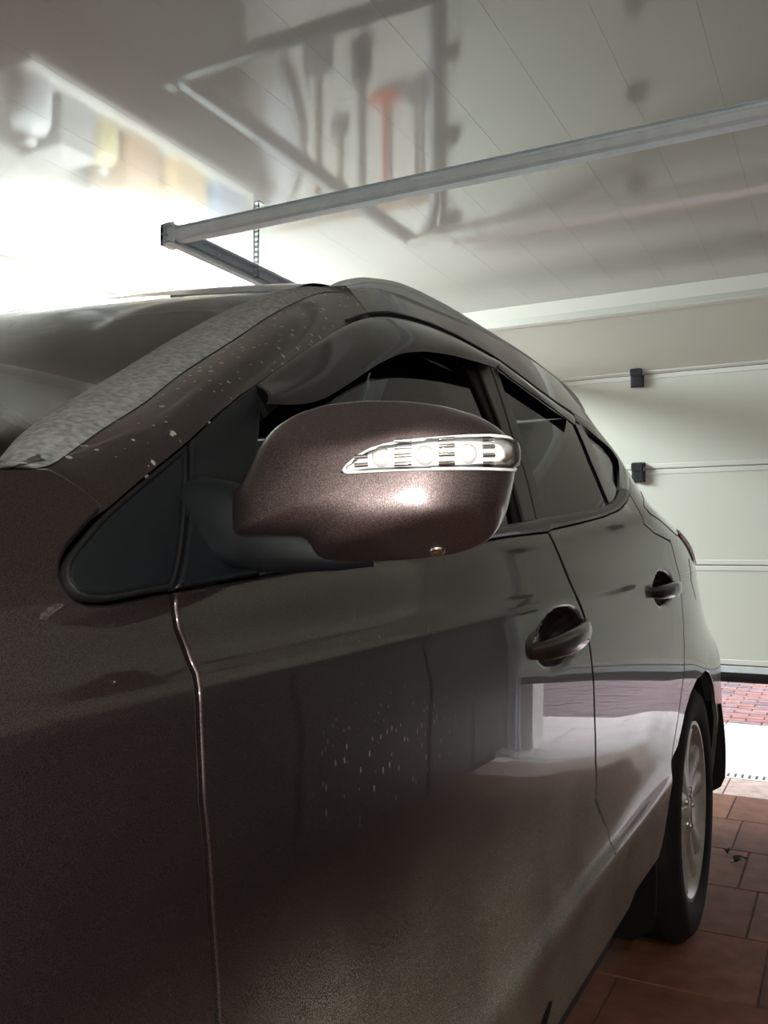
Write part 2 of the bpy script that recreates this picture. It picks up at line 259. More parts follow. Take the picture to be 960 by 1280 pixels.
M = dict(
    paint=paint('brown_metallic_paint'), door_paint=paint('brown_metallic_paint_door', splash=True),
    pillar_paint=paint('brown_metallic_paint_specked', specks=.8), clean_paint=paint('brown_metallic_paint_clean', dust_hi=.2, dust_lo=.1), mirror_paint_lit=paint('brown_metallic_paint_mirror_lit', coat_r=.16, flake=1.55, dust_hi=.2, dust_lo=.1),  # mirror cap: same car paint, flake colour brightened to carry the flash sheen
    lower_paint=paint('brown_metallic_paint_rear', dust_hi=.84, dust_lo=.60, dust_max=.95),
    plastic=simple('black_plastic', (.0045, .0055, .0065), .40, spec=.22, bump=(900, .04)),
    rubber=simple('black_rubber', (.005, .005, .005), .6, spec=.2),
    gloss_black=simple('gloss_black', (.008, .008, .009), .12),
    visor=simple('smoked_visor', (.010, .008, .007), .05, spec=.3),
    molding=simple('satin_molding', (.030, .030, .028), .32),
    dusty=simple('dusty_molding', (.24, .25, .24), .8, var=(160, (.09, .10, .098)), bump=(300, .3)),
    side_glass=glass('tinted_side_glass', (.16, .18, .165), 1.9), wind_glass=glass('windshield_glass', (.50, .56, .53)),
    clear=glass('clear_lens', (.97, .98, .98), 1.42), mirror=simple('mirror_silver', (.9, .9, .9), .02, 1.0),
    chrome=simple('chrome', (.92, .92, .92), .12, 1.0), chrome_paint=simple('lens_reflector', (.94, .94, .94), .22, .0),
    bulb=simple('frosted_led', (.95, .95, .92), .25, coat=1.),
    rail=simple('satin_grey_rail', (.50, .53, .55), .30, .25), tyre=simple('tyre_rubber', (.008, .0075, .0075), .8, spec=.25, bump=(200, .3)),
    alloy=simple('silver_alloy', (.50, .49, .44), .42, .3, var=(30, (.36, .35, .31))), red_lens=simple('red_lens', (.42, .010, .008), .35),
    dark=simple('underbody_black', (.006, .006, .006), .9), seat=simple('grey_seat_fabric', (.035, .035, .037), .9),
    steel=simple('galvanised_steel', (.80, .88, .94), .34, .1, var=(25, (.70, .78, .84))), steel_dark=simple('track_steel', (.52, .55, .60), .42, .3),
    white_door=simple('white_door_skin', (.74, .76, .70), .42, bump=(500, .12)), door_edge=simple('white_door_edge', (.82, .83, .80), .32),
    hinge=simple('dark_hinge', (.016, .017, .023), .4), dark_cab=simple('dark_laminate', (.020, .018, .017), .5), wall_dark=simple('beige_plaster', (.60, .56, .47), .8, bump=(60, .2)), wall_grey=simple('grey_plaster', (.22, .22, .21), .8, bump=(60, .12)), wall=simple('painted_plaster', (.80, .79, .75), .75, bump=(60, .12)),
    ceil=simple('glossy_ceiling_laminate', (.50, .49, .465), .07, spec=.75), groove=simple('ceiling_joint', (.60, .59, .56), .5),
    grout=simple('grout', (.085, .05, .035), .95), slab_white=simple('pale_concrete', (.66, .63, .62), .8, var=(9, (.56, .53, .52))),
    grate=simple('grate_polymer', (.62, .60, .58), .6), drain_dark=simple('drain_dark', (.02, .02, .02), .9),
    lamp_body=simple('lamp_body', (.85, .85, .85), .4), tube=simple('lit_diffuser', (1, 1, 1), .4, emit=((.90, 1., .97), LAMP_STRENGTH)),
    board=simple('shelf_board', (.55, .54, .52), .5), cardboard=simple('cardboard', (.55, .40, .22), .8), bag=simple('plastic_bag', (.8, .82, .86), .3),
    red=simple('red_plastic', (.55, .07, .03), .45), wood=simple('wood_handle', (.26, .18, .12), .6), blue=simple('blue_plastic', (.14, .19, .32), .4),
    grey=simple('grey_plastic', (.20, .20, .20), .5), yellow=simple('ochre_plastic', (.42, .37, .22), .5), leaf=simple('dry_leaf_brown', (.035, .022, .012), .8), road=simple('asphalt', (.22, .18, .18), .9),
)
def brickish(name, cols, scale=3.):
    m, nt, b = mat(name)
    oi = N(nt, 'ShaderNodeObjectInfo'); r = nt.nodes.new('ShaderNodeValToRGB'); r.color_ramp.interpolation = 'CONSTANT'
    for i, c in enumerate(cols):
        e = r.color_ramp.elements[i] if i < 2 else r.color_ramp.elements.new(i / len(cols))
        e.position = i / len(cols); e.color = (*c, 1)
    n = N(nt, 'ShaderNodeTexNoise'); n.inputs['Scale'].default_value = 14; n.inputs['Detail'].default_value = 8
    g = N(nt, 'ShaderNodeNewGeometry'); nt.links.new(g.outputs['Position'], n.inputs['Vector'])
    nt.links.new(oi.outputs['Random'], r.inputs[0])
    mx = N(nt, 'ShaderNodeMix', data_type='RGBA', blend_type='MULTIPLY'); mx.inputs[0].default_value = .7
    rr = nt.nodes.new('ShaderNodeValToRGB'); rr.color_ramp.elements[0].position = .3; rr.color_ramp.elements[1].position = .7
    rr.color_ramp.elements[0].color = (.5, .45, .42, 1); rr.color_ramp.elements[1].color = (1.1, 1.1, 1.1, 1)
    nt.links.new(n.outputs['Fac'], rr.inputs[0]); nt.links.new(r.outputs[0], mx.inputs[6]); nt.links.new(rr.outputs[0], mx.inputs[7])
    nt.links.new(mx.outputs[2], b.inputs['Base Color']); b.inputs['Roughness'].default_value = .75; b.inputs['Specular IOR Level'].default_value = .25
    u = N(nt, 'ShaderNodeBump'); u.inputs['Strength'].default_value = .25; u.inputs['Distance'].default_value = .003
    nt.links.new(n.outputs['Fac'], u.inputs['Height']); nt.links.new(u.outputs[0], b.inputs['Normal']); return m
M['tile'] = brickish('terracotta_tile', [(.20, .078, .043), (.17, .065, .037), (.22, .09, .05), (.19, .075, .042)])
M['threshold'] = brickish('threshold_tile_daylit', [(.58, .44, .40), (.54, .42, .38), (.60, .47, .43)])  # tile colours lightened to carry the daylight coming in under the door
M['brick'] = brickish('paving_brick', [(.26, .12, .115), (.20, .15, .16), (.28, .14, .13), (.15, .12, .13), (.26, .17, .165)])

# ---------------------------------------------------------------- mesh helpers
def mk(name, V, Fc, m, parent=None, normals=None, smooth=True):
    me = bpy.data.meshes.new(name); me.from_pydata([tuple(map(float, v)) for v in V], [], [tuple(map(int, f)) for f in Fc]); me.update()
    if m: me.materials.append(m)
    if smooth: me.polygons.foreach_set('use_smooth', [True] * len(me.polygons))
    if normals is not None: me.normals_split_custom_set_from_vertices([tuple(map(float, n)) for n in normals])
    o = bpy.data.objects.new(name, me); COL.objects.link(o)
    if parent: attach(o, parent)
    return o
def attach(o, parent):
    o.parent = parent
    if parent.parent is None: o.matrix_parent_inverse = Matrix.Translation(parent.location).inverted()
    return o
def tag(o, label=None, cat=None, group=None, kind=None):
    if label: o['label'] = label
    if cat: o['category'] = cat
    if group: o['group'] = group
    if kind: o['kind'] = kind
    return o
def empty(name, loc=(0, 0, 0)):
    o = bpy.data.objects.new(name, None); COL.objects.link(o); o.location = loc; o.empty_display_size = .1; return o
class MB:
    def __init__(s): s.V = []; s.F = []
    def add(s, V, F):
        k = len(s.V); s.V += [tuple(v) for v in V]; s.F += [tuple(i + k for i in f) for f in F]; return s
    def box(s, x0, x1, y0, y1, z0, z1, b=0.):
        if b <= 0:
            V = [(x, y, z) for x in (x0, x1) for y in (y0, y1) for z in (z0, z1)]
            return s.add(V, [(0, 1, 3, 2), (4, 6, 7, 5), (0, 4, 5, 1), (2, 3, 7, 6), (0, 2, 6, 4), (1, 5, 7, 3)])
        c = ((x0+x1)/2, (y0+y1)/2, (z0+z1)/2); h = ((x1-x0)/2, (y1-y0)/2, (z1-z0)/2); b = min(b, *h)
        V = []; idx = {}
        for sx in (-1, 1):
            for sy in (-1, 1):
                for sz in (-1, 1):
                    for a in range(3):
                        p = [h[0] - b, h[1] - b, h[2] - b]; p[a] = h[a]
                        idx[(sx, sy, sz, a)] = len(V); V.append((c[0] + sx*p[0], c[1] + sy*p[1], c[2] + sz*p[2]))
        F = []; S_ = (-1, 1)
        for a in range(3):
            u, v = (a + 1) % 3, (a + 2) % 3
            for sg in S_:
                q = []
                for (su, sv) in ((-1, -1), (1, -1), (1, 1), (-1, 1)):
                    k = [0, 0, 0]; k[a] = sg; k[u] = su; k[v] = sv; q.append(idx[(*k, a)])
                F.append(q if sg > 0 else q[::-1])
            for su in S_:
                for sv in S_:
                    k = [0, 0, 0]; k[u] = su; k[v] = sv; k0 = list(k); k0[a] = -1; k1 = list(k); k1[a] = 1
                    q = [idx[(*k0, u)], idx[(*k1, u)], idx[(*k1, v)], idx[(*k0, v)]]
                    F.append(q if su * sv > 0 else q[::-1])
        for k in [(x, y, z) for x in S_ for y in S_ for z in S_]:
            q = [idx[(*k, 0)], idx[(*k, 1)], idx[(*k, 2)]]
            F.append(q if k[0]*k[1]*k[2] > 0 else q[::-1])
        return s.add(V, F)
    def grid(s, G, closed_u=False, closed_v=False, flip=False):
        G = np.asarray(G); a, b = G.shape[:2]; V = G.reshape(-1, 3); F = []
        for i in range(a if closed_u else a - 1):
            for j in range(b if closed_v else b - 1):
                q = (i*b + j, ((i+1) % a)*b + j, ((i+1) % a)*b + (j+1) % b, i*b + (j+1) % b)
                F.append(q[::-1] if flip else q)
        return s.add(V, F)
    def fan(s, ring, flip=False):
        ring = [tuple(p) for p in ring]; F = list(range(len(ring)))
        return s.add(ring, [F[::-1] if flip else F])
    def tube(s, path, r, n=10, caps=True, sx=1., sy=1., pw=1., upv=(0, 0, 1)):
        path = [np.array(p, float) for p in path]; rr = r if hasattr(r, '__len__') else [r] * len(path); R = []
        for i, p in enumerate(path):
            t = path[min(i+1, len(path)-1)] - path[max(i-1, 0)]; t /= np.linalg.norm(t)
            u = np.cross(np.array(upv, float), t)
            if np.linalg.norm(u) < 1e-3: u = np.cross((1., 0, 0), t)
            u /= np.linalg.norm(u); v = np.cross(t, u)
            ring = []
            for k in range(n):
                a = 2*math.pi*k/n; ca, sa = math.cos(a), math.sin(a)
                ca = math.copysign(abs(ca)**pw, ca); sa = math.copysign(abs(sa)**pw, sa)
                ring.append(p + rr[i]*(u*ca*sx + v*sa*sy))
            R.append(ring)
        s.grid(R, closed_v=True, flip=False)
        if caps: s.fan(R[0]); s.fan(R[-1], True)
        return s
    def lathe(s, prof, c, axis='x', n=40, caps=False):
        R = []
        for (r, h) in prof:
            ring = []
            for k in range(n):
                a = 2*math.pi*k/n; p = (h, r*math.cos(a), r*math.sin(a)) if axis == 'x' else ((r*math.cos(a), h, r*math.sin(a)) if axis == 'y' else (r*math.cos(a), r*math.sin(a), h))
                ring.append((c[0]+p[0], c[1]+p[1], c[2]+p[2]))
            R.append(ring)
        s.grid(R, closed_v=True)
        if caps: s.fan(R[0], True); s.fan(R[-1])
        return s
    def build(s, name, m, parent=None, smooth=False, auto=None):
        o = mk(name, s.V, s.F, m, parent, smooth=smooth)
        if auto:
            import bmesh
            bm = bmesh.new(); bm.from_mesh(o.data); bmesh.ops.remove_doubles(bm, verts=bm.verts, dist=1e-5)
            for f in bm.faces: f.smooth = True
            for e in bm.edges:
                if len(e.link_faces) == 2 and e.calc_face_angle(0) > math.radians(auto): e.smooth = False
            bm.to_mesh(o.data); bm.free()
        return o
def resample(P, step, closed=True):
    P = [np.array(p, float) for p in P]; out = []
    n = len(P) if closed else len(P) - 1
    for i in range(n):
        a, b = P[i], P[(i+1) % len(P)]; k = max(1, int(math.ceil(np.linalg.norm(b - a) / step)))
        out += [a + (b - a) * j / k for j in range(k)]
    if not closed: out.append(P[-1])
    return np.array(out)
def smooth_poly(P, it=1, fixed=()):
    P = np.array(P, float)
    for _ in range(it):
        Q = P.copy(); Q[1:-1] = .25*P[:-2] + .5*P[1:-1] + .25*P[2:]
        P = Q
    return P
def area2(P): x, y = P[:, 0], P[:, 1]; return np.sum(x*np.roll(y, -1) - y*np.roll(x, -1))
def inset(P, d):
    a = P - np.roll(P, 1, 0); b = np.roll(P, -1, 0) - P
    na = np.stack([-a[:, 1], a[:, 0]], 1); nb = np.stack([-b[:, 1], b[:, 0]], 1)
    na /= np.linalg.norm(na, axis=1, keepdims=True) + 1e-12; nb /= np.linalg.norm(nb, axis=1, keepdims=True) + 1e-12
    n = na + nb; L = np.linalg.norm(n, axis=1, keepdims=True); n = n / (L + 1e-9)
    k = 1. / np.clip((n*na).sum(1, keepdims=True), .45, 1.)
    return P + n * d * k, -n
def inside(P, q):
    x, y = q[:, 0], q[:, 1]; r = np.zeros(len(q), bool)
    for i in range(len(P)):
        (x1, y1), (x2, y2) = P[i], P[(i+1) % len(P)]
        c = ((y1 > y) != (y2 > y)); r ^= c & (x < (x2-x1)*(y-y1)/(y2-y1+1e-15) + x1)
    return r
def cdt(P, gy, gz, margin):
    lo, hi = P.min(0), P.max(0)
    ys = np.arange(lo[0] + gy/2, hi[0], gy); zs = np.arange(math.ceil(lo[1]/gz)*gz, hi[1], gz)
    if len(ys) and len(zs):
        q = np.stack(np.meshgrid(ys, zs, indexing='ij'), -1).reshape(-1, 2); q = q[inside(P, q)]
        if len(q):
            dm = np.full(len(q), 9.)
            for i in range(len(P)):
                a, b = P[i], P[(i+1) % len(P)]; ab = b - a; t = np.clip(((q - a) @ ab) / (ab @ ab + 1e-12), 0, 1)
                dm = np.minimum(dm, np.linalg.norm(q - a - t[:, None]*ab, axis=1))
            q = q[dm > margin]
    else: q = np.zeros((0, 2))
    n = len(P); pts = [Vector(p) for p in P] + [Vector(p) for p in q]
    r = delaunay_2d_cdt(pts, [], [list(range(n))], 1, 1e-6)
    return np.array([tuple(v) for v in r[0]]), [tuple(f) for f in r[2]], r[3]
def panel(name, P, m, parent, off=0., gap=.0018, edge=.003, depth=.012, gy=.03, gz=.012, step=.012, lift=None, roll=.0016):
    """body panel: outline in (y, z) laid on the side surface S, with a rolled edge and a flange"""
    P = resample(P, step)
    if area2(P) < 0: P = P[::-1]
    P0, _ = inset(P, gap); P1, on_ = inset(P, gap + edge)
    V2, F, _ = cdt(P1, gy, gz, gz * .45)
    def NS(Q):
        if lift is None: return SN(Q[:, 0], Q[:, 1])
        f = lambda y, z: S(y, z) + lift(y, z)
        gy_ = (f(Q[:, 0] + .005, Q[:, 1]) - f(Q[:, 0] - .005, Q[:, 1])) / .01; gz_ = (f(Q[:, 0], Q[:, 1] + .005) - f(Q[:, 0], Q[:, 1] - .005)) / .01
        r = np.stack([np.ones_like(gy_), -gy_, -gz_], -1); return r / np.linalg.norm(r, axis=-1, keepdims=True)
    def PS(Q):
        x = S(Q[:, 0], Q[:, 1])
        if lift is not None: x = x + lift(Q[:, 0], Q[:, 1])
        return np.stack([x, Q[:, 0], Q[:, 1]], 1)
    n2 = NS(V2); V = PS(V2) + n2*off
    F = [f if area2(np.array([V2[i] for i in f])) > 0 else f[::-1] for f in F]
    # boundary loop of the result, found in order
    nb = len(P1); idx = []
    for p in P1:
        idx.append(int(np.argmin(((V2 - p)**2).sum(1))))
    nS = NS(P0); b0 = PS(P0) + nS*off
    o3 = np.concatenate([np.zeros((nb, 1)), on_], 1); o3 -= (o3*nS).sum(1, keepdims=True)*nS; o3 /= np.linalg.norm(o3, axis=1, keepdims=True) + 1e-9
    r1 = b0 - nS*roll; r2 = b0 - nS*depth
    k1 = len(V); k2 = k1 + nb; k3 = k2 + nb
    VV = np.concatenate([V, r1, r1, r2]); nn = .55*nS + .85*o3; nn /= np.linalg.norm(nn, axis=1, keepdims=True)
    NN = np.concatenate([n2, nn, o3, o3]); F = list(F)
    for i in range(nb):
        j = (i+1) % nb
        if idx[i] != idx[j]: F.append((idx[i], k1+i, k1+j, idx[j]))
        else: F.append((idx[i], k1+i, k1+j))
        F.append((k2+i, k3+i, k3+j, k2+j))
    return mk(name, VV, F, m, parent, normals=NN)
def poly3(name, P, m, parent, off, gap=0., gy=.03, gz=.015):
    return panel(name, P, m, parent, off=off, gap=gap, edge=.0012, depth=.004, gy=gy, gz=gz, step=.015, roll=.0006)
def strip(name, A_, B_, m, parent, off=.003, bulge=.003, n=60, k=5, depth=.006):
    """molding between two (y, z) lines on S, crowned in its middle"""
    def even(P):
        P = np.array(P, float); d = np.r_[0, np.cumsum(np.linalg.norm(np.diff(P, axis=0), axis=1))]; t = np.linspace(0, d[-1], n)
        return np.stack([np.interp(t, d, P[:, 0]), np.interp(t, d, P[:, 1])], 1)
    A_, B_ = even(A_), even(B_); G = []
    for i in range(-1, k + 2):
        s = min(max(i / k, 0), 1); Q = A_*(1-s) + B_*s; nrm = SN(Q[:, 0], Q[:, 1])
        h = off + bulge*math.sin(math.pi*s)
        if i < 0 or i > k: h = off - depth
        G.append(np.stack([S(Q[:, 0], Q[:, 1]), Q[:, 0], Q[:, 1]], 1) + nrm*h)
    flip = area2(np.concatenate([A_, B_[::-1]])) > 0
    o = MB().grid(G, flip=flip)
    for end in (0, -1): o.fan([g[end] for g in G], flip=(end == 0))
    return o.build(name, m, parent, auto=50)
# ================================================================ the garage
CEIL = 2.5; YB = 4.90; YF = -2.3; XL = -3.65; XR = 1.55; DY = 4.75
DX0, DX1 = -2.10, 0.92                                   # door leaf
def wallbox(name, boxes, m=None, kind='structure'):
    b = MB()
    for q in boxes: b.box(*q)
    return tag(b.build(name, m or M['wall']), kind=kind)
wl = wallbox('wall_left', [(XL - .15, XL, YF - .15, YB + .2, -.02, CEIL + .1)], M['wall_grey'])
wr = wallbox('wall_right', [(XR, XR + .15, YF - .15, YB + .2, -.02, CEIL + .1)], M['wall_dark'])
wf = wallbox('wall_front', [(XL, XR, YF - .15, YF, -.02, CEIL + .1)], M['wall_dark'])
wb = wallbox('wall_back', [(XL, DX0 + .02, YB, YB + .2, -.02, CEIL + .1), (DX1 - .02, XR, YB, YB + .2, -.02, CEIL + .1), (DX0 + .02, DX1 - .02, YB, YB + .2, 2.08, CEIL + .1)])
# ceiling: glossy laminate boards running towards the door
ceiling = tag(MB().box(XL, XR, YF, YB, CEIL + .012, CEIL + .06).build('ceiling', M['groove']), kind='structure')
pm = None; x = -1.57 - .25 * 8
bm_ = MB().box(-.1235, .1235, YF, YB, -.012, 0, .0015) if False else MB()
bm_.box(-.12488, .12488, YF, YB, 0, .012, .0004)
x0 = -1.57 - .25 * 9 + .125; first = None
for k in range(23):
    cx = x0 + .25 * k
    if cx - .125 < XL or cx + .125 > XR: continue
    if first is None: first = bm_.build('ceiling_panel', M['ceil'], ceiling); o = first
    else: o = first.copy(); COL.objects.link(o); o.parent = ceiling
    o.location = (cx, 0, CEIL)
# floor: grout bed with terracotta tiles, rows stepping sideways
floor = tag(MB().box(XL, XR, YF, 4.545, -.08, -.004).build('floor', M['grout']), kind='structure')
T_ = .385; tb = MB().box(-T_/2 + .0022, T_/2 - .0022, -T_/2 + .0022, T_/2 - .0022, -.03, 0, .0025); tile0 = None; rest = MB(); thr = MB()
r = 0; yc = 4.235 + T_/2
while yc > YF - T_:
    if r == 0:                                            # row along the threshold, daylight put into its paler colour, cut to the drain
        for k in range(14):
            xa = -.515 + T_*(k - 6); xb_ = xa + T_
            MB().box(max(xa, XL) + .002, min(xb_, XR) - .002, 4.237, 4.543, -.03, 0, .0025).build('threshold_tile_daylit', M['threshold'], floor)
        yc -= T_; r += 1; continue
    sh = -.515 - T_ * 12 - .0605 * -r
    for k in range(30):
        xc = sh + T_ * (k + .5)
        if xc - T_/2 < XL - .3 or xc + T_/2 > XR + .3 : continue
        if xc - T_/2 < XL or xc + T_/2 > XR or yc + T_/2 > 4.546 or yc - T_/2 < YF:
            a, b = max(xc - T_/2 + .002, XL), min(xc + T_/2 - .002, XR); c, d = max(yc - T_/2 + .002, YF), min(yc + T_/2 - .002, 4.543)
            if b - a > .01 and d - c > .01: (thr if yc > 4.3 else rest).box(a, b, c, d, -.03, 0)
            continue
        if xc < -2.1 or yc < 0: rest.box(xc - T_/2 + .0022, xc + T_/2 - .0022, yc - T_/2 + .0022, yc + T_/2 - .0022, -.03, 0, .0025); continue
        if tile0 is None: tile0 = tb.build('floor_tile', M['tile'], floor); o = tile0
        else: o = tile0.copy(); COL.objects.link(o); o.parent = floor
        o.location = (xc, yc, 0); o.rotation_euler = (0, 0, random.choice((0, math.pi/2, math.pi, -math.pi/2)))
    yc -= T_; r += 1
tag(rest.build('floor_tile_field', M['tile'], floor), kind='stuff')
# drain across the threshold
dr = empty('channel_drain', (-.6, 4.605, 0)); tag(dr, 'pale slotted channel drain set in the floor under the raised garage door', 'drain')
MB().box(-2.08, .9, 4.548, 4.665, -.09, -.04).build('drain_channel', M['drain_dark'], dr)
g = MB(); g.box(-2.08, .9, 4.548, 4.570, -.03, .001).box(-2.08, .9, 4.648, 4.665, -.03, .001)
xx = -2.08
while xx < .9: g.box(xx, xx + .019, 4.570, 4.648, -.03, .0005); xx += .0317
g.build('drain_grate', M['grate'], dr)
# ground outside
drv = tag(MB().box(-30, 30, 4.668, 60, -.4, -.12).build('driveway', M['road']), kind='structure')
sb = MB().box(-.3, .3, -.225, .225, -.07, 0, .004); s0 = None; rest = MB()
for j, (ya, yb_) in enumerate(((4.668, 5.13), (5.13, 5.58), (5.58, 6.0))):
    for k in range(-4, 6):
        xc = -.70 + .62 * k + (.31 if j % 2 else 0) + .31
        V = MB().box(xc - .307, xc + .307, ya + .003, yb_ - .003, -.10, 0, .004)
        V.build('paving_slab', M['slab_white'], drv)
b0 = None; bb = MB().box(-.0975, .0975, -.0475, .0475, -.09, 0, .006); rest = MB()
for j in range(42):
    yc = 6.05 + .1 * j
    for k in range(-26, 27):
        xc = .2 * k + (.1 if j % 2 else 0)
        if -1.5 < xc < 0.0 and yc < 9.0:
            if b0 is None: b0 = bb.build('paving_brick', M['brick'], drv); o = b0
            else: o = b0.copy(); COL.objects.link(o); o.parent = drv
            o.location = (xc, yc, random.uniform(-.003, .002))
        else: rest.box(xc - .0975, xc + .0975, yc - .0475, yc + .0475, -.09, random.uniform(-.003, .002))
tag(rest.build('paving_brick_field', M['brick'], drv), kind='stuff')

# ---------------------------------------------------------------- sectional garage door, raised by 0.4 m
gd = empty('garage_door', (-.59, DY, .42)); tag(gd, 'white sectional garage door raised a little above the paving', 'garage door')
def section(z0, z1, ang=0., piv=None):
    b = MB(); h = z1 - z0; e = .030
    b.box(DX0, DX1, 0, .036, .0015, h - .0015)                                    # skin
    o = b.build('door_panel', M['white_door'], gd)
    ed = MB()
    for (a, c) in ((.003, e - .002), (h - e + .002, h - .003)): ed.box(DX0, DX1, -.004, .036, a, c, .0025)
    e1 = ed.build('panel_edge', M['door_edge'], o)
    dk = MB().box(DX0, DX1, .003, .034, -.007, .0035).build('panel_joint', M['rubber'], o)
    for q in (o,): q.location = Vector((0, DY, z0)) ; q.rotation_euler = (ang, 0, 0)
    return o
ZS = [.508, 1.003, 1.501, 2.002]
for a, b in zip(ZS[:-1], ZS[1:]): section(a, b)
for o in [q for q in gd.children]: pass
top = section(2.002, 2.502, math.atan2(.445, .232))
bs = MB(); bs.box(DX0, DX1, DY - .002, DY + .034, .470, .505, .003).build('bottom_rail', M['steel'], gd)
MB().tube([(DX0, DY + .016, .447), (DX1, DY + .016, .447)], .025, 12, pw=.6).build('bottom_seal', M['rubber'], gd, smooth=True)
def hinge(x, z, w=.062):
    o = MB()
    o.box(x - w/2, x + w/2, DY - .050, DY - .004, z - .012, z + .034, .007).box(x - w/2 + .006, x + w/2 + .002, DY - .040, DY - .004, z - .062, z - .008, .006)
    o.box(x - w/2 - .004, x + w/2 + .004, DY - .012, DY - .003, z - .066, z + .038, .003)
    h = o.build('hinge', M['hinge'], gd)
    MB().tube([(x - w/2 - .003, DY - .026, z), (x + w/2 + .003, DY - .026, z)], .009, 10).build('hinge_pin', M['steel_dark'], h, smooth=True)
for z in ZS[1:]:
    for x in (DX0 + .06, -.965, .30, DX1 - .06): hinge(x, z, .062 if -1.5 < x < .5 else .10)
# ---------------------------------------------------------------- door tracks with the crossbar at their rear ends
TZ = 2.2; TE = 2.43
dt = empty('door_track_frame', (-.59, TE, TZ)); tag(dt, 'galvanised door track with crossbar hanging below the glossy ceiling', 'track')
def track(x, sgn):
    # C section: web at x, flanges pointing to the door
    prof = [(0, -.036), (.034, -.036), (.034, -.028), (.003, -.028), (.003, -.006), (.012, 0), (.003, .006), (.003, .028), (.034, .028), (.034, .036), (0, .036)]
    path = [(TE - .03, TZ, 0.), (3.2, TZ, 0.), (3.95, TZ, 0.)]
    R = .36
    for k in range(1, 9):
        a = math.pi/2*k/8; path.append((4.35 + R*math.sin(a), TZ - R + R*math.cos(a), a))
    path.append((4.71, .02, math.pi/2)); G = []
    for (y, z, a) in path:
        ring = []
        for (u, v) in prof: ring.append((x + sgn*u, y + v*math.sin(a), z + v*math.cos(a)))
        G.append(ring)
    b = MB().grid(G, closed_v=True, flip=sgn < 0); b.fan(G[0]); b.fan(G[-1], True)
    return b.build('track_rail', M['steel_dark'], dt)
tl = track(-2.135, 1); tr = track(.955, -1)
for o_, xx, sg in ((tl, -2.131, 1), (tr, .951, -1)):
    for yy in (2.52, 2.72, 2.93, 2.96, 3.15):
        b = MB().lathe([(0, .004), (.005, .003), (.006, 0)] if sg > 0 else [(0, -.004), (.005, -.003), (.006, 0)], (xx, yy, TZ + (.018 if yy != 2.93 else -.018)), 'x', 10)
        b.build('track_bolt', M['chrome'], o_, smooth=True)
    # angle bracket down the wall
xb0, xb1 = -2.14, .96
prof = [(0, .026), (.030, .026), (.030, .023), (.014, .023), (.014, .009), (.0, .009), (-.003, .006), (-.003, -.017), (.0, -.021), (.030, -.022), (.030, -.026), (-.002, -.025), (-.0065, -.018), (-.0065, .008), (-.003, .0125)]
prof = [(-.004, .027), (.030, .027), (.030, .024), (.012, .024), (.012, .011), (-.002, .008), (-.005, .004), (-.005, -.014), (-.001, -.021), (.030, -.024), (.030, -.028), (-.002, -.025), (-.009, -.016), (-.009, .006), (-.006, .0105), (.009, .0135), (.009, .0245), (-.004, .0255)]
G = [[(x, TE + u, TZ + .002 + v) for (u, v) in prof] for x in (xb0, xb1)]
cb = MB().grid(G, closed_v=True); cb.fan(G[0]); cb.fan(G[1], True); cbo = cb.build('crossbar', M['steel'], dt)
eb = MB().box(-2.165, -2.10, TE - .012, TE - .006, TZ - .034, TZ + .045, .002).box(-2.165, -2.135, TE - .012, TE + .05, TZ - .034, TZ + .045, .002)
ebo = eb.build('end_bracket', M['steel'], dt)
for dz in (-.022, .006, .034): MB().lathe([(0, -.0155), (.006, -.0145), (.0065, -.012)], (-2.150, TE, TZ + dz), 'y', 10).build('bracket_bolt', M['hinge'], ebo, smooth=True)
def strap(x, y):
    b = MB(); w = .014
    b.box(x - w, x - w + .007, y - .0012, y + .0012, TZ - .02, CEIL - .001).box(x + w - .007, x + w, y - .0012, y + .0012, TZ - .02, CEIL - .001)
    z = TZ - .02
    while z < CEIL - .015: b.box(x - w, x + w, y - .0012, y + .0012, z, z + .011); z += .021
    b.box(x - w, x + w, y, y + .04, CEIL - .004, CEIL - .001)
    b.build('hanger_strap', M['steel'], dt)
strap(-2.112, 2.93); strap(.93, 2.93)

# ---------------------------------------------------------------- lights
def batten(loc, label, m, length=1.25, n=2):
    t = empty('ceiling_light', loc); tag(t, label, 'ceiling light')
    x, y, z = loc
    MB().box(x - .075, x + .075, y - length/2, y + length/2, z - .045, z - .001, .008).build('lamp_housing', M['lamp_body'], t)
    for s in ([-1, 1] if n == 2 else [0]):
        MB().tube([(x + s*.045, y - length/2 + .03, z - .075), (x + s*.045, y + length/2 - .03, z - .075)], .013, 14).build('lamp_tube', m, t, smooth=True)
    for e in (-1, 1):
        MB().box(x - .065, x + .065, y + e*(length/2 - .018) - .010, y + e*(length/2 - .018) + .010, z - .092, z - .04, .004).build('tube_holder', M['lamp_body'], t)
lt = empty('ceiling_light', (-2.97, 3.3, CEIL)); tag(lt, 'glaring white box lamp fixed to the ceiling beyond the windshield', 'ceiling light')
MB().box(-3.16, -2.78, 2.72, 3.88, CEIL - .100, CEIL - .030, .02).build('lamp_diffuser', M['tube'], lt)
MB().box(-3.08, -2.86, 2.80, 3.80, CEIL - .032, CEIL - .0005, .004).build('lamp_base', M['lamp_body'], lt)
M['tube2'] = simple('lit_tube_front', (1, 1, 1), .4, emit=((1., .97, .92), 145.0))
batten((.95, -1.35, CEIL), 'twin tube lamp on the ceiling behind the camera above the right wall cabinets', M['tube2'])

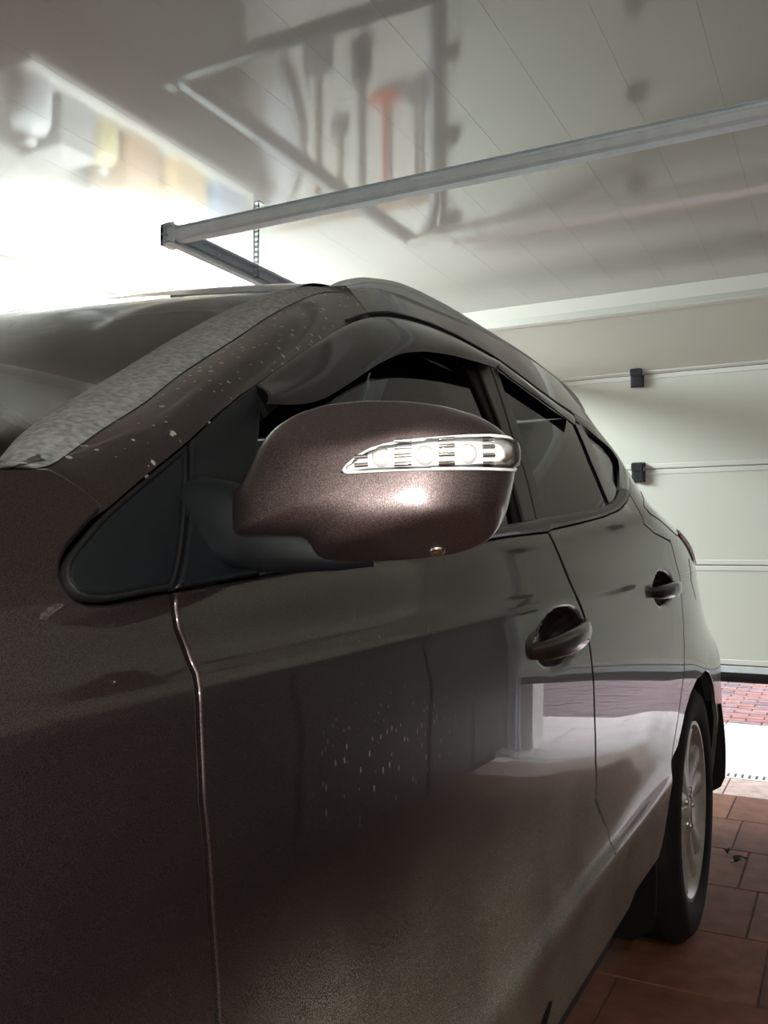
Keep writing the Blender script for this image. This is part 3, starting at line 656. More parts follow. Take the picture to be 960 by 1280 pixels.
# ---------------------------------------------------------------- shelf and tools at the left of the door, seen mirrored in the glossy ceiling
sh = empty('shelf_unit', (XL, 3.6, 1.69)); tag(sh, 'long white shelf on the left wall behind the car', 'shelf')
MB().box(XL, -3.2, 2.72, 4.55, 1.70, 1.7365, .003).build('shelf_board', M['board'], sh)
for yy in (2.95, 3.65, 4.35):
    MB().box(XL, XL + .02, yy, yy + .03, 1.45, 1.70).box(XL, -3.3, yy, yy + .03, 1.675, 1.70).build('shelf_bracket', M['steel_dark'], sh)
def crate(name, x, y, z, dx, dy, dz, m, label, cat, rot=0., group=None):
    b = MB().box(-dx/2, dx/2, -dy/2, dy/2, 0, dz, .006); o = b.build(name, m); o.location = (x, y, z); o.rotation_euler = (0, 0, rot)
    tag(o, label, cat, group)
    MB().box(-dx/2 - .006, dx/2 + .006, -dy/2 - .006, dy/2 + .006, dz, dz + .03, .005).build('lid', m, o).matrix_parent_inverse = Matrix()
    return o
def jug(x, y, z, r, h, m, label):
    o = MB().lathe([(0, 0), (r*.9, 0), (r, .02), (r, h*.62), (r*.8, h*.78), (r*.32, h*.86), (r*.3, h*.93)], (0, 0, 0), 'z', 20).build('jug', m, smooth=True)
    o.location = (x, y, z); tag(o, label, 'jug')
    MB().lathe([(r*.36, h*.92), (r*.36, h), (0, h)], (0, 0, 0), 'z', 16).build('cap', M['grey'], o, smooth=True).matrix_parent_inverse = Matrix(); return o
jug(-3.33, 2.83, 1.7365, .10, .30, M['bag'], 'white plastic jug at the near end of the wall shelf')
crate('storage_box', -3.40, 3.07, 1.7365, .26, .22, .24, M['grey'], 'grey lidded box beside the white jug on the shelf', 'box')
jug(-3.34, 3.30, 1.7365, .08, .26, M['yellow'], 'ochre jug between two boxes on the shelf')
crate('storage_box', -3.40, 3.52, 1.7365, .28, .24, .30, M['wood'], 'brown lidded box in the middle of the shelf', 'box')
crate('cardboard_box', -3.40, 3.90, 1.7365, .26, .30, .16, M['cardboard'], 'low cardboard box on the far half of the shelf', 'box', .08)
crate('storage_box', -3.40, 4.28, 1.7365, .26, .26, .22, M['blue'], 'blue lidded box at the far end of the shelf', 'box')
crate('storage_box', -3.40, 3.30, 2.02, .26, .30, .20, M['board'], 'white box stacked on top of the shelf things', 'box') if False else None
rk = empty('tool_rail', (-2.75, YB, 1.78)); tag(rk, 'dark tool rail screwed to the wall left of the garage door', 'rail')
MB().box(-3.35, -2.22, YB - .03, YB, 1.74, 1.79, .004).build('rail_bar', M['wood'], rk)
def tool(x, z0, z1, m, name, label, head=None, cat='tool'):
    o = empty(name, (x, YB - .05, z1)); tag(o, label, cat)
    MB().tube([(x, YB - .045, z0), (x, YB - .045, z1)], .014, 10).build('handle', M['wood'] if m is None else m, o, smooth=True)
    if head: b = MB().box(x - head[0]/2, x + head[0]/2, YB - .085, YB - .02, z0 - head[1], z0 + .02, .01); b.build('head', head[2], o)
    return o
tool(-2.52, 1.09, 1.76, M['red'], 'scraper', 'red long handled scraper hanging head down from the tool rail', (.20, .05, M['red']))
tool(-2.70, .92, 1.74, M['grey'], 'broom', 'grey broom hanging beside the red scraper', (.10, .26, M['hinge']))
tool(-2.30, 1.15, 1.74, M['wood'], 'hoe', 'wooden handled hoe nearest to the garage door track', (.12, .12, M['grey']))
tool(-2.86, 1.25, 1.74, M['yellow'], 'brush', 'ochre handled brush hanging on the tool rail', (.08, .10, M['grey']))
tool(-3.02, .80, 1.74, None, 'spade', 'spade with grey blade hanging on the tool rail', (.18, .28, M['grey']))
bg = MB(); R = []
for k in range(9):
    t = k/8; rr = .03 + .13*math.sin(math.pi*min(1, t*1.05))**.7
    R.append([(-3.28 + rr*math.cos(a)*(1+.15*math.sin(3*a)), YB - .12 + .6*rr*math.sin(a), 1.70 - .95*t) for a in np.linspace(0, 2*math.pi, 18, endpoint=False)])
bg.grid(R, closed_v=True); bg.fan(R[-1], True)
tag(bg.build('plastic_bag', M['bag'], smooth=True), 'translucent white plastic bag hanging from the end of the tool rail', 'bag')
# low dark cabinets along the right wall, mirrored in the car's flank
for k in range(4):
    y0 = .455 + 1.05*k
    cb_ = empty('cabinet', (1.26, y0 + .51, 0))
    tag(cb_, ('low dark cabinet along the right wall nearest the garage door', 'second low dark cabinet from the garage door along the right wall', 'third low dark cabinet from the garage door along the right wall', 'low dark cabinet along the right wall farthest from the garage door')[3 - k], 'cabinet', 'cabinets along the right wall')
    MB().box(0.97, XR - .005, y0, y0 + 1.03, .06, 1.18, .004).build('body', M['dark_cab'], cb_)
    MB().box(1.02, XR - .03, y0 + .02, y0 + 1.01, 0, .06).build('plinth', M['dark'], cb_)
    for j in range(2):
        d = MB().box(0.95, .968, y0 + .012 + .507*j, y0 + .511 + .507*j, .07, 1.17, .003).build('door', M['dark_cab'], cb_)
        yh = y0 + .46 + .11*j; MB().tube([(.925, yh, .82), (.925, yh, .96)], .006, 8).build('handle', M['steel_dark'], d, smooth=True)

def leaf(x, y, rz, L, label):
    G = []
    for i in range(9):
        t = i/8; w = .34*L*math.sin(math.pi*t**.8)*(1 + .25*math.sin(9*t)) + .0008; zz = .0015 + .010*math.sin(math.pi*t)
        G.append([(L*(t - .5), w, zz + .006), (L*(t - .5), w*.5, zz + .001), (L*(t - .5), 0, zz - .001 + .0015), (L*(t - .5), -w*.5, zz + .001), (L*(t - .5), -w, zz + .007)])
    o = MB().grid(G).build('dry_leaf', M['leaf'], smooth=True); o.location = (x, y, 0); o.rotation_euler = (0, 0, rz); tag(o, label, 'leaf')
    MB().tube([(-.5*L, 0, .003), (-.72*L, .05*L, .002)], .0012, 6).build('stalk', M['leaf'], o, smooth=True).matrix_parent_inverse = Matrix(); return o
leaf(-0.351, 3.348, .9, .06, 'larger of two dry brown leaves on the floor tiles behind the rear wheel')
leaf(-0.406, 3.421, 1.9, .03, 'smaller of two dry leaves lying on the tiles, nearer to the tyre')
# ================================================================ the car
CX = -1.27
car = empty('car', (CX, 1.33, 0)); tag(car, 'dusty dark brown car parked close to the camera in the garage', 'car')
LEFT = []                                   # parts of the near side, mirrored to the far side at the end
P_ = D
arc = lambda c, r, a0, a1, n: [(c[0] + r*math.cos(math.radians(a0 + (a1-a0)*k/n)), c[1] + r*math.sin(math.radians(a0 + (a1-a0)*k/n))) for k in range(n + 1)]
RW = (2.66, .345); FW = (.01, .345)
gapF = P_['gapF'] + [(.503, .70), (.515, .55), (.52, .44), (.52, .385)]
gapM = P_['gapM'][:12] + [(1.543, .60), (1.546, .575), (1.556, .53), (1.60, .46), (1.636, .41), (1.648, .385)]
def bowl(y0, y1, zc0, zc1, dep):
    def f(y, z):
        cy, hy = (y0 + y1)/2, (y1 - y0)/2; zc = zc0 + (zc1 - zc0)*(np.asarray(y) - y0)/(y1 - y0)
        q = np.sqrt(((y - cy)/hy)**2 + ((z - zc)/.041)**2)
        t = np.clip((1.06 - q)/.62, 0, 1); return -dep*t*t*(3 - 2*t)
    return f
# --- doors
fd = panel('front_door', gapF[::-1] + P_['beltlowF'][1:-1] + gapM, M['door_paint'], car, gy=.009, gz=.007, lift=bowl(1.145, 1.375, .940, .957, .034))
rd = panel('rear_door', [tuple(p) for p in P_['beltlowR'][1:-1]] + P_['gapR'] + P_['archF'][1:-1] + [(1.76, .385), (1.70, .385)] + gapM[::-1], M['lower_paint'], car, gy=.009, gz=.007, lift=bowl(1.955, 2.20, .985, .992, .034))
LEFT += [fd, rd]
def handle(door, y0, y1, z0, z1):
    ys = np.linspace(y0, y1, 15); pts = []; rr = []
    for i, y in enumerate(ys):
        t = i/14; z = z0 + (z1 - z0)*t; arch = math.sin(math.pi*t)**.45
        pts.append((float(S(y, z)) - .006 + .030*arch, y, z)); rr.append(.010 + .007*math.sin(math.pi*t)**.6)
    b = MB().tube(pts, rr, 14, sx=.62, sy=1.0, pw=.75, upv=(0, 0, 1)); return b.build('door_handle', M['clean_paint'], door, auto=60)
handle(fd, 1.135, 1.385, .938, .956); handle(rd, 1.945, 2.215, .983, .990)
kc = MB().lathe([(0, .004), (.008, .003), (.010, 0)], (float(S(1.395, .957)), 1.397, .957), 'x', 14); kc.build('lock_cover', M['clean_paint'], fd, smooth=True)
# --- glass, frames and moldings
poly3('window_glass', P_['glassF'], M['side_glass'], fd, -.012, gap=-.004)
poly3('window_glass', P_['glassR'], M['side_glass'], rd, -.007, gap=-.004)
poly3('quarter_glass', P_['glassQ'], M['side_glass'], rd, -.010, gap=-.004)
poly3('window_gasket', P_['gasketF'], M['rubber'], fd, -.006, gap=0)
poly3('window_frame', P_['pillarF'], M['molding'], fd, .0, gap=.0005)
poly3('window_frame', P_['pillarR'], M['molding'], rd, .0, gap=.0005)
poly3('window_divider', P_['divider'], M['gloss_black'], rd, -.003, gap=0)
strip('belt_molding', P_['beltlowF'][2:], P_['beltupF'], M['molding'], fd, off=.001, bulge=.005)
strip('belt_molding', P_['beltlowR'], P_['beltupR'], M['molding'], rd, off=.001, bulge=.005)
strip('window_trim', P_['dlo_out'], P_['dlo_in'], M['gloss_black'], rd, off=.0, bulge=.003)
def lines_down(P, d):
    P = np.array(P, float); return [(float(a), float(b) - d) for a, b in P]
RSa = [p for p in P_['roofseam']]
kF = 11
strip('window_channel', RSa[:kF], lines_down(RSa[:kF], .026), M['rubber'], fd, off=-.006, bulge=0)
strip('window_channel', RSa[kF-1:], lines_down(RSa[kF-1:], .022), M['rubber'], rd, off=-.006, bulge=0)
def visor(door, upl, lol, so=.018):
    def even(P, n=48):
        P = np.array(P, float); d = np.r_[0, np.cumsum(np.linalg.norm(np.diff(P, axis=0), axis=1))]; t = np.linspace(0, d[-1], n)
        Q = np.stack([np.interp(t, d, P[:, 0]), np.interp(t, d, P[:, 1])], 1)
        return smooth_poly(Q, 3)
    A_, B_ = even(upl), even(lol); outer = []; inner = []
    for i in range(9):
        s = i/8; Q = A_*(1-s) + B_*s; n = SN(Q[:, 0], Q[:, 1]); b = np.stack([S(Q[:, 0], Q[:, 1]), Q[:, 0], Q[:, 1]], 1)
        h = .004 + so*s + .4*so*math.sin(math.pi*s)
        e_ = np.array([1., 0, 0]); outer.append(b + e_*h); inner.append(b + e_*(h - .0035))
    G = outer + inner[::-1]; G = np.array(G); b = MB().grid(G, closed_u=True, flip=True)
    b.fan([g[0] for g in G], True); b.fan([g[-1] for g in G])
    return b.build('window_visor', M['visor'], door, auto=40)
LEFT.append(panel('pillar_lining', [(1.12, 1.09), (1.33, 1.11), (1.62, 1.43), (1.36, 1.43)], M['dark'], car, off=-.03, gy=.06, gz=.03, step=.05))
visor(fd, P_['visorF_up'], P_['visorF_lo']); visor(rd, P_['visorR_up'], P_['visorR_lo'], .005)
# --- dark structure behind the gaps
LEFT.append(panel('inner_body', [(.42, .41), (1.80, .41), (2.02, .60), (2.2, .77), (2.6, .86), (3.0, .80), (3.15, .70), (3.15, 1.05), (2.3, 1.10), (1.3, 1.06), (.43, 1.01)], M['dark'], car, off=-.045, gy=.06, gz=.03, step=.05))
LEFT.append(panel('rocker_panel', [(.42, .40), (1.95, .40), (1.86, .33), (1.80, .27), (.46, .27)], M['dark'], car, off=-.030, gy=.06, gz=.03, step=.05))
LEFT.append(poly3('jacking_cover', [(1.18, .438), (1.215, .452), (1.23, .448), (1.20, .405), (1.18, .40)], M['rubber'], car, .002))
# --- front fender and the black quarter trim
ft = [(float(a), float(b)) for a, b in P_['fendtop']]
fender = panel('front_fender', [(-.70, .45)] + arc(FW, .386, 175, 5, 18) + [(.41, .385), (.52, .385)] + gapF[::-1][1:-1] + [tuple(p) for p in P_['tri'][15:0:-1]] + [tuple(p) for p in P_['tri'][:1]] + ft[::-1][1:] + [(.33, 1.119), (.2, 1.105), (0, 1.072), (-.3, 1.005), (-.55, .935), (-.70, .88)], M['paint'], car, gy=.02, gz=.010)
LEFT.append(fender)
tri = P_['tri']
trim_o = panel('quarter_trim', tri, M['plastic'], car, off=.001, gap=.0036, edge=.003, depth=.012, roll=.002, gy=.012, gz=.012)
gk = np.array(resample(tri, .012)); 
if area2(gk) < 0: gk = gk[::-1]
ga, _ = inset(gk, .0012); gb, _ = inset(gk, .0040); G = []
for (Q, h) in ((ga, -.006), (ga, .0006), ((ga+gb)/2, .0018), (gb, .0006), (gb, -.006)): G.append(np.stack([S(Q[:, 0], Q[:, 1]), Q[:, 0], Q[:, 1]], 1) + SN(Q[:, 0], Q[:, 1])*h)
MB().grid(G, closed_v=True).build('trim_gasket', M['rubber'], trim_o, smooth=True)
LEFT.append(trim_o)
# --- windshield pillar
A_ = [np.array([float(S(a, b)), a, b]) for a, b in P_['A']]; B_ = [np.array(p) for p in P_['B']]
def catmull(P, n):
    P = np.array(P); Q = np.vstack([2*P[0]-P[1], P, 2*P[-1]-P[-2]]); out = []
    for i in range(len(P)-1):
        p0, p1, p2, p3 = Q[i:i+4]
        for k in range(n):
            t = k/n; out.append(.5*((2*p1) + (p2-p0)*t + (2*p0-5*p1+4*p2-p3)*t*t + (3*p1-p0-3*p2+p3)*t**3))
    out.append(P[-1]); return np.array(out)
Ac, Bc = catmull(A_, 8), catmull(B_, 8)
Ac = np.vstack([Ac[0] - .022*(Ac[3] - Ac[0])/np.linalg.norm(Ac[3] - Ac[0]), Ac]); Bc = np.vstack([Bc[0] - .03*(Bc[3] - Bc[0])/np.linalg.norm(Bc[3] - Bc[0]), Bc])
Ac = np.array([[float(S(p[1], p[2])), p[1], p[2]] for p in Ac]); Ac[0, 0] -= .004; Bc[0, 0] -= .004; G = []
for i in range(-1, 13):
    s = max(i, 0)/12; row = []
    for a, b in zip(Ac, Bc):
        n = SN(np.array([a[1]]), np.array([a[2]]))[0]; ab = b - a; c = a + .55*(ab - (ab @ n)*n)
        p = (1-s)**2*a + 2*s*(1-s)*c + s*s*b
        if i < 0: p = p - n*.012
        row.append(p)
    G.append(row)
G.append([b + np.array([-.012, .012, -.012]) for b in Bc])
ap = MB().grid(G, flip=True).build('windshield_pillar', M['pillar_paint'], car, auto=55); LEFT.append(ap)
PG = np.array(G[1:-1])
# --- rear quarter with the roof side
RSr = [tuple(p) for p in P_['roofseam']]
top = [(2.48, 1.452), (2.3, 1.497), (2.1, 1.520), (1.9, 1.528), (1.6, 1.530), (1.4, 1.522), (1.25, 1.497), (B_[-1][1], B_[-1][2])]
quarter = [tuple(p) for p in P_['gapR']] + [tuple(p) for p in P_['archR'][1:]] + arc(RW, .386, 98, -2, 12) + [(3.10, .31), (3.45, .33), (3.58, .50), (3.58, .78), (3.50, 1.0), (3.36, 1.13), (3.1, 1.24), (2.9, 1.32), (2.75, 1.375), (2.6, 1.42)] + top + RSr[5:-1] + [tuple(p) for p in P_['dlo_out'][1:-1]]
qp = panel('quarter_panel', quarter, M['lower_paint'], car, gy=.022, gz=.012); LEFT.append(qp)
LEFT.append(poly3('fuel_door', P_['fuel'], M['lower_paint'], car, .0012, gap=.0))
LEFT.append(poly3('tail_lamp', [(2.50, 1.116), (2.66, 1.082), (2.79, 1.046), (3.0, 1.03), (3.2, 1.06), (3.1, 1.12), (2.8, 1.135)], M['red_lens'], car, .006, gap=0))
LEFT.append(strip('drip_seam', [(a, b + .001) for a, b in RSr[4:]], [(a, b + .0055) for a, b in RSr[4:]], M['rubber'], car, off=.0005, bulge=.001, k=3))
gs = P_['gateseam']; LEFT.append(strip('tailgate_seam', gs, [(a + .006, b + .002) for a, b in gs], M['rubber'], car, off=.0008, bulge=.0005, k=2))
# --- roof rail
rp = np.array(P_['rail']); lo = np.array(P_['raillow'])
rc = catmull([np.array([p[0], p[1], p[2]]) for p in rp], 5); R = []
for i, p in enumerate(rc):
    t = i/(len(rc)-1); hh = .032*min(1, (t/.10)**.6, ((1-t)/.10)**.6) + .003
    prof = [(.016, -hh), (.021, -hh*.75), (.022, -hh*.4), (.0195, -hh*.33), (.021, -hh*.25), (.017, -hh*.06), (.008, 0), (-.008, 0), (-.018, -hh*.15), (-.021, -hh*.7), (-.018, -hh)]
    k_ = min(1, (t/.08)**.5, ((1-t)/.12)**.5)*.92 + .08; R.append([(p[0] + u*k_, p[1], p[2] + v - .010*max(0, 1 - (1-t)/.14)**2) for u, v in prof])
b = MB().grid(R, closed_v=True, flip=True); b.fan(R[0]); b.fan(R[-1], True)
rail = b.build('roof_rail', M['rail'], car, auto=40); LEFT.append(rail)
# --- windshield, its molding, roof, hood, front and rear
Wi = catmull([np.array(p) for p in P_['Wi']], 6); Wi = np.vstack([Wi[0] - .06*(Wi[3] - Wi[0])/np.linalg.norm(Wi[3] - Wi[0]), Wi]); ns = 28; G = []
WS_Y, WS_Z = .05, .02
def across(L, s, by, bz):
    b = 4*s*(1-s); return np.array([L[0] + s*2*(CX - L[0]), L[1] - by*b, L[2] + bz*b])
for L in Wi: G.append([across(L, k/ns, WS_Y, WS_Z) for k in range(ns + 1)])
MB().grid(G).build('windshield', M['wind_glass'], car, smooth=True)
Bm = catmull(B_, 6); Bm = np.vstack([Bm[0] - .06*(Bm[3] - Bm[0])/np.linalg.norm(Bm[3] - Bm[0]), Bm])
n_ = min(len(Bm), len(Wi)); d0 = np.linspace(0, 1, 60)
def even3(P, n=60):
    P = np.array(P); d = np.r_[0, np.cumsum(np.linalg.norm(np.diff(P, axis=0), axis=1))]; t = np.linspace(0, d[-1], n)
    return np.stack([np.interp(t, d, P[:, j]) for j in range(3)], 1)
e1, e2 = even3(np.vstack([Bm[0], PG[9][1:-3]])), even3(Wi); G = []
for i in range(6):
    s = i/5; Q = e1*(1-s) + e2*s; Q = Q + np.array([.10, -.35, .45])/.58*(.0007 + .006*math.sin(math.pi*s)); G.append(Q)
wm = MB().grid(G, flip=True).build('windshield_molding', M['dusty'], car, smooth=True); LEFT.append(wm)
G = []
hd = np.array(G or [[0, 0, 0]])
edge = [np.array([float(S(y, z)) - .05, y, z]) for y, z in [(B_[-1][1] - .07, B_[-1][2] - .004)] + [(B_[-1][1] + .02, 1.468), (1.25, 1.497), (1.4, 1.522), (1.6, 1.530), (1.9, 1.528), (2.1, 1.520), (2.3, 1.497), (2.48, 1.452)]]
edge[0] = np.array(P_['Wi'][-1]) + np.array([0, .004, .0]); ec = catmull(edge, 5); G = []
for i, L in enumerate(ec):
    t = i/(len(ec)-1); by = WS_Y*(1-t)**3; bz = (WS_Z + (.045 - WS_Z)*min(1, t*2.2))*min(1, max(.1, (1 - t)*3))
    G.append([across(L, k/ns, by, bz) for k in range(ns + 1)])
MB().grid(G).build('roof', M['clean_paint'], car, smooth=True)
he = [np.array([float(S(y, z)), y, z]) for y, z in [(.385, 1.124), (.33, 1.119), (.2, 1.105), (0, 1.072), (-.3, 1.005), (-.55, .935), (-.70, .88)]]; G = []
for i, L in enumerate(he):
    t = i/(len(he)-1); G.append([across(L, k/ns, .12 + .06*t, .035 + .03*math.sin(math.pi*t)) for k in range(ns + 1)])
MB().grid(G).build('hood', M['clean_paint'], car, smooth=True)
G = []
for (y, z) in [(-.70, .88), (-.72, .72), (-.74, .55), (-.73, .42), (-.68, .28)]:
    x = float(S(-.70, max(z, .45))); G.append([across(np.array([x, y, z]), k/ns, .20, 0) for k in range(ns + 1)])
MB().grid(G).build('front_bumper', M['clean_paint'], car, smooth=True)
gr = MB()
for k in range(5): gr.box(CX - .45, CX + .45, -.965 + .0, -.93, .62 + .035*k, .635 + .035*k)
gr.build('grille', M['chrome'], car)
G = []
def rear(rows, name, m):
    G = []
    for (y, z) in rows:
        x = float(S(y, z)); G.append([across(np.array([x, y, z]), k/ns, -.06, 0) for k in range(ns + 1)])
    return MB().grid(G, flip=True).build(name, m, car, smooth=True)
rear([(3.10, .31), (3.45, .33), (3.58, .50), (3.58, .78)], 'rear_bumper', M['lower_paint'])
rear([(3.58, .78), (3.50, 1.0), (3.36, 1.13), (3.1, 1.24)], 'tailgate', M['lower_paint'])
rear([(3.1, 1.24), (2.9, 1.32), (2.75, 1.375), (2.6, 1.42), (2.48, 1.452)], 'rear_window', M['side_glass'])
# --- cabin
MB().box(2*CX + .47, -.47, -.45, 3.2, .24, .42, .02).box(2*CX + .62, -.62, -.6, .40, .40, .98, .05).build('underbody', M['dark'], car)
d_ = MB().box(2*CX + .56, -.56, .46, .95, .72, 1.03, .05); d_.build('dashboard', M['plastic'], car)
def seat(x, y, w):
    b = MB().box(x - w/2, x + w/2, y, y + .50, .42, .66, .06)
    s_ = b.build('seat', M['seat'], car, auto=30)
    G = []
    for k in range(8):
        t = k/7; ww = w/2*(1 - .25*t*t); G.append([(x + ww*math.copysign(abs(math.cos(a))**.5, math.cos(a)), y + .46 + .18*t + .07*math.copysign(abs(math.sin(a))**.6, math.sin(a)), .58 + .52*t) for a in np.linspace(0, 2*math.pi, 24, endpoint=False)])
    q = MB().grid(G, closed_v=True); q.fan(G[-1]); q.build('backrest', M['seat'], s_, auto=50)
    q = MB().box(x - .13, x + .13, y + .62, y + .72, 1.13, 1.30, .035); q.box(x - .07, x - .055, y + .655, y + .67, 1.05, 1.15).box(x + .055, x + .07, y + .655, y + .67, 1.05, 1.15); q.build('head_restraint', M['seat'], s_)
seat(-.88, .98, .50); seat(2*CX + .88, .98, .50); seat(-.92, 1.85, .56); seat(2*CX + .92, 1.85, .56)
ring = [(-.88 + .185*math.cos(a), 1.00 - .08*math.sin(a), .98 + .17*math.sin(a)) for a in np.linspace(0, 2*math.pi, 33)]
sw = MB().tube(ring, .015, 8, caps=False); sw.tube([(-1.04, 1.0, .98), (-.72, 1.0, .98)], .02, 8).tube([(-.88, 1.0, .98), (-.88, .9, .90)], .035, 10); sw.build('steering_wheel', M['plastic'], car, smooth=True)
# --- wheels
def wheel(y):
    c = (-.40, y, .345); R = .352; rim_r = .238
    prof = [(rim_r - .004, -.012), (rim_r + .010, .000), (rim_r + .03, .009), (rim_r + .06, .012), (rim_r + .085, .008), (R - .014, -.008), (R - .004, -.018), (R, -.030)]
    for k in range(4): prof += [(R, -.050 - .04*k), (R - .008, -.053 - .04*k), (R - .008, -.060 - .04*k), (R, -.063 - .04*k)]
    prof += [(R, -.200), (R - .02, -.222), (rim_r + .04, -.228), (rim_r, -.215)]
    w = MB().lathe(prof, c, 'x', 72).build('wheel', M['tyre'], car, auto=40)
    rp = [(rim_r - .002, -.210), (rim_r - .012, -.16), (rim_r - .030, -.10), (rim_r - .026, -.03), (rim_r - .014, -.012), (rim_r - .004, -.001), (rim_r + .006, -.001), (rim_r + .006, -.014)]
    MB().lathe(rp, c, 'x', 60).build('rim', M['alloy'], w, auto=40)
    MB().lathe([(0, -.11), (.15, -.11), (.15, -.12)], c, 'x', 30).build('brake_disc', M['grey'], w, smooth=False)
    sp = MB()
    for k in range(5):
        a0 = 2*math.pi*k/5 + .35
        for da in (-1, 1):
            pts = []; G = []
            for i in range(7):
                t = i/6; r = .045 + (.222 - .045)*t; a = a0 + da*(.19 - .04*t + .06*t*t); wd_ = .030 - .004*t + .014*t*t; h = -.012 - .010*math.sin(math.pi*t*.9) + .006*t
                ca, sa = math.cos(a), math.sin(a)
                ring = []
                for (u, v) in ((-wd_, -.030), (-wd_, -.007), (-wd_*.55, 0), (wd_*.55, 0), (wd_, -.007), (wd_, -.030)):
                    ring.append((c[0] + h + v, c[1] + r*ca - u*sa, c[2] + r*sa + u*ca))
                G.append(ring)
            sp.grid(G, closed_v=True)
    sp.build('spokes', M['alloy'], w, auto=35)
    MB().lathe([(.062, -.045), (.060, -.016), (.040, -.012), (.033, -.018), (.030, -.014), (.0, -.010)], c, 'x', 30).build('hub_cap', M['alloy'], w, auto=35)
    for k in range(5):
        a = 2*math.pi*k/5; MB().lathe([(.009, -.03), (.009, -.008), (.005, -.006), (0, -.006)], (c[0], c[1] + .052*math.cos(a), c[2] + .052*math.sin(a)), 'x', 8).build('lug_nut', M['chrome'], w)
    return w
for y, nm in ((RW[0], 'rear'), (FW[0], 'front')):
    LEFT.append(wheel(y))
    b = MB(); G = []
    for (xo, rr) in ((-.405, .40), (-.405, .392), (-.75, .392), (-.75, .40)):
        G.append([(xo, p[0], p[1]) for p in arc((y, .345), rr, -8, 188, 30)])
    b.grid(G[1:3]); b.grid([[(-.74, y, .345)] * 31, G[2]]); LEFT.append(b.build('wheel_liner', M['dark'], car, smooth=True))
# mud flaps behind the wheels and ahead of the rear one
def flap(y, x0, x1, z0, z1, lean):
    G = []
    n = 10
    for i in range(n + 1):
        t = i/n; z = z0 + (z1 - z0)*t; r = .05*max(0, 1 - t/.18)**2; bul = .010*math.sin(math.pi*t)
        G.append([(x0 + .6*r, y + lean*t, z), (x1 - r + bul, y + lean*t, z), (x1 - r + bul, y + .012 + lean*t, z), (x0 + .6*r, y + .012 + lean*t, z)])
    b = MB().grid(G, closed_v=True); b.fan(G[0], True); b.fan(G[-1]); return b.build('mud_flap', M['rubber'], car, auto=40)
LEFT.append(flap(3.06, -.60, -.370, .29, .585, -.02)); LEFT.append(flap(2.215, -.66, -.43, .135, .47, -.02)); LEFT.append(flap(.415, -.60, -.40, .12, .48, -.02))
# --- side mirror
sm = MB(); G = mirror_grid(P_['rim']); sm.grid(G, closed_v=True); sm.fan(G[-1]); 
mir = sm.build('side_mirror', M['mirror_paint_lit'], car, auto=60); LEFT.append(mir)
mb = MB().grid(G, closed_v=True); mb.fan(G[-1]); BV = BVHTree.FromPolygons([Vector(v) for v in mb.V], mb.F)
def msurf(l, z):
    o = M0 + l*ML + z*np.array([0, 0, 1.]) + .3*ME; h = BV.ray_cast(Vector(o), Vector(-ME))
    if h[0] is None:
        h = BV.find_nearest(Vector(M0 + l*ML + z*np.array([0, 0, 1.]) + .02*ME)); 
    n = np.array(h[1]); n *= np.sign(n @ ME) or 1; return np.array(h[0]), n
ring = G[0]; rg = ring.mean(0); MB().fan(ring).build('mirror_bezel', M['plastic'], mir)
gl = rg + (ring - rg)*.90 - ME*.003; MB().fan(gl).build('mirror_glass', M['mirror'], mir)
LP = np.array([(p[0], p[1]) for p in P_['lens']])
def onmirror(name, P, m, off, depth=0., gs=.004, edge_round=0.):
    P = resample(P, .004)
    if area2(P) < 0: P = P[::-1]
    V2, F, _ = cdt(P, gs, gs, gs*.5); V = []; 
    for q in V2:
        p, n = msurf(*q); dm = min(np.linalg.norm(P - q, axis=1)); k = 1.
        if edge_round: k = min(1., (dm/edge_round))**.5
        V.append(p + n*(off*k + .0006))
    F = list(F); nb = len(P); k0 = len(V); idx = [int(np.argmin(((V2 - p)**2).sum(1))) for p in P]
    for q in P:
        p, n = msurf(*q); V.append(p - n*.002)
    for i in range(nb):
        j = (i+1) % nb
        if idx[i] != idx[j]: F.append((idx[i], k0+i, k0+j, idx[j]))
    return mk(name, V, F, m, mir)
onmirror('signal_reflector', inset(resample(LP, .004)[::(1 if area2(LP) > 0 else -1)], .0009)[0], M['chrome_paint'], .0012)
onmirror('turn_signal', LP, M['clear'], .0085, edge_round=.006)
# bright rim of the lens
def rimtube(P, r, off):
    pts = []
    for q in resample(P, .004): p, n = msurf(*q); pts.append(p + n*off)
    pts.append(pts[0]); pts.append(pts[1]); return MB().tube(pts, r, 6, caps=False)
rimtube(inset(resample(LP, .004)[::(1 if area2(LP) > 0 else -1)], .0012)[0], .0013, .0022).build('lens_rim', M['chrome_paint'], mir, smooth=True)
lx0, lx1 = LP[:, 0].min(), LP[:, 0].max()
def band(z0, z1, l0, l1, off, m, name, w=.0016):
    pts = []
    for k in range(13):
        t = k/12; l = l0 + (l1 - l0)*t; z = z0 + (z1 - z0)*t; p, n = msurf(l, z); pts.append(p + n*off)
    return MB().tube(pts, w, 6).build(name, m, mir, smooth=True)
bl = P_['bulbs']
for (a, b_) in ((.003, bl[0][0] - .008), (bl[0][0] + .008, bl[1][0] - .008), (bl[1][0] + .008, bl[2][0] - .008), (bl[2][0] + .008, bl[3][0] - .007)):
    if b_ - a < .004: continue
    zc = .0185 + .02*(a + b_)/2
    for dz in (-.0055, -.0005, .0045, .0085):
        if a < .01 and dz > 0: continue
        band(zc + dz, zc + dz + .0006, a, b_, .003, M['chrome'], 'reflector_rib')
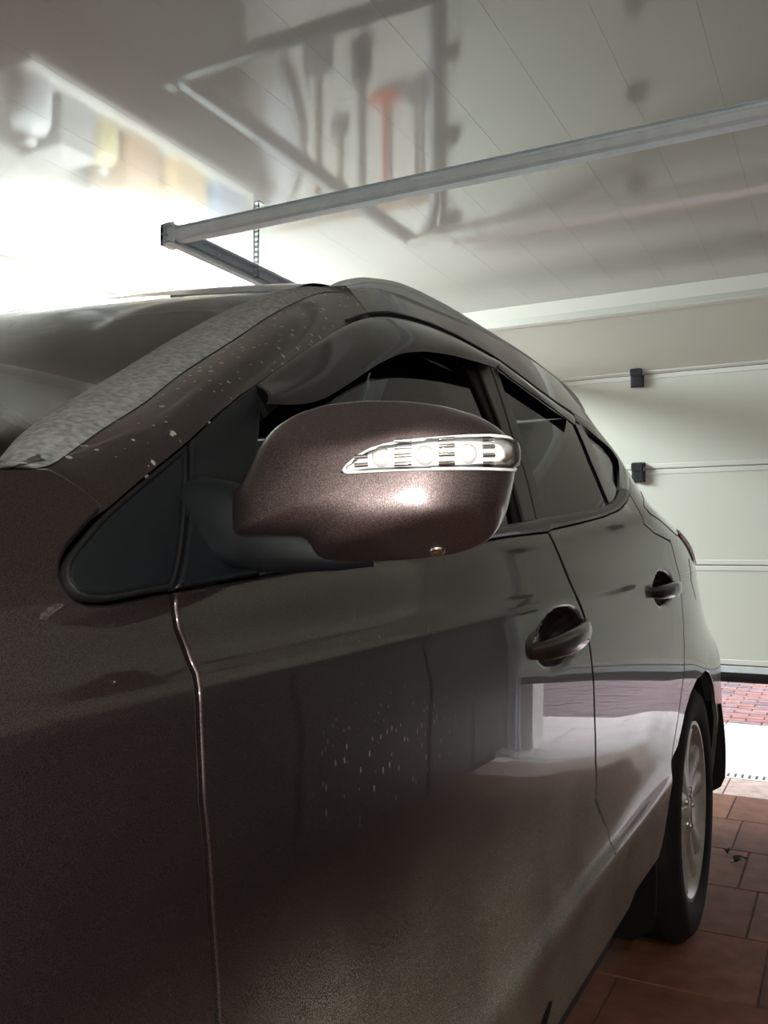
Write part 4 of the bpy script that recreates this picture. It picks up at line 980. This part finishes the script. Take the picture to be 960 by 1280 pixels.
for q in bl:
    p, n = msurf(q[0], q[1])
    MB().lathe([(0, .0075), (.0035, .0065), (.0062, .003), (.0068, -.002)], (0, 0, 0), 'z', 20)
    a = np.cross(n, (0, 0, 1.)); a /= np.linalg.norm(a); b_ = np.cross(n, a); R = []
    for (r, h) in ((.0005, .0078), (.003, .0072), (.0052, .0052), (.0064, .0025), (.0068, -.001)): R.append([p + n*h + r*(a*math.cos(t) + b_*math.sin(t)) for t in np.linspace(0, 2*math.pi, 20, endpoint=False)])
    MB().grid(R, closed_v=True).build('signal_led', M['bulb'], mir, smooth=True)
q = P_['puddle'][0]; p, n = msurf(q[0], q[1]); n = np.array([n[0], n[1], min(n[2], -.3)]); n /= np.linalg.norm(n); a = np.cross(n, (0, 1., 0)); a /= np.linalg.norm(a); b_ = np.cross(n, a); R = []
for (r, h) in ((.0004, .0022), (.0025, .0018), (.0040, .001), (.0046, .0016), (.0055, .0012), (.0058, -.001)): R.append([p + n*h + r*(a*math.cos(t) + b_*math.sin(t)) for t in np.linspace(0, 2*math.pi, 20, endpoint=False)])
MB().grid(R, closed_v=True).build('puddle_lamp', M['chrome'], mir, smooth=True)
# sail plate and arm
panel('mirror_sail', P_['sail'], M['plastic'], mir, off=.0025, gap=.0008, edge=.003, depth=.010, roll=.0025, gy=.012, gz=.012)
arm = MB().tube([(-.425, .522, 1.092), (-.402, .522, 1.090), (-.385, .524, 1.085), (-.36, .528, 1.076), (-.335, .534, 1.0725), (-.315, .540, 1.071), (-.292, .548, 1.070)],
                [.034, .032, .028, .0215, .0165, .014, .010], 20, sx=.8, sy=1., pw=.7, upv=(0, 0, 1))
arm.build('mirror_arm', M['plastic'], mir, auto=60)
pc = MB()
pc.tube([(-.405, .60, 1.115), (-.36, .60, 1.115)], .02, 12, sx=1.6); pc.build('mirror_pivot', M['plastic'], mir, smooth=True)
# --- the far side of the car repeats the near one
def mirror_copy(o, parent, root=True):
    c = o.copy(); COL.objects.link(c); c.parent = parent
    if root: c.matrix_local = Matrix.Translation((2*CX, 0, 0)) @ Matrix.Diagonal((-1, 1, 1, 1)); 
    for ch in list(o.children): mirror_copy(ch, c, False)
    return c
bpy.context.view_layer.update()
for o in LEFT:
    c = o.copy(); COL.objects.link(c); c.parent = car; c.matrix_parent_inverse = Matrix.Translation(car.location).inverted()
    c.location = (2*CX, 0, 0); c.scale = (-1, 1, 1)
    def kids(src, dst):
        for ch in list(src.children):
            k = ch.copy(); COL.objects.link(k); k.parent = dst; kids(ch, k)
    kids(o, c)
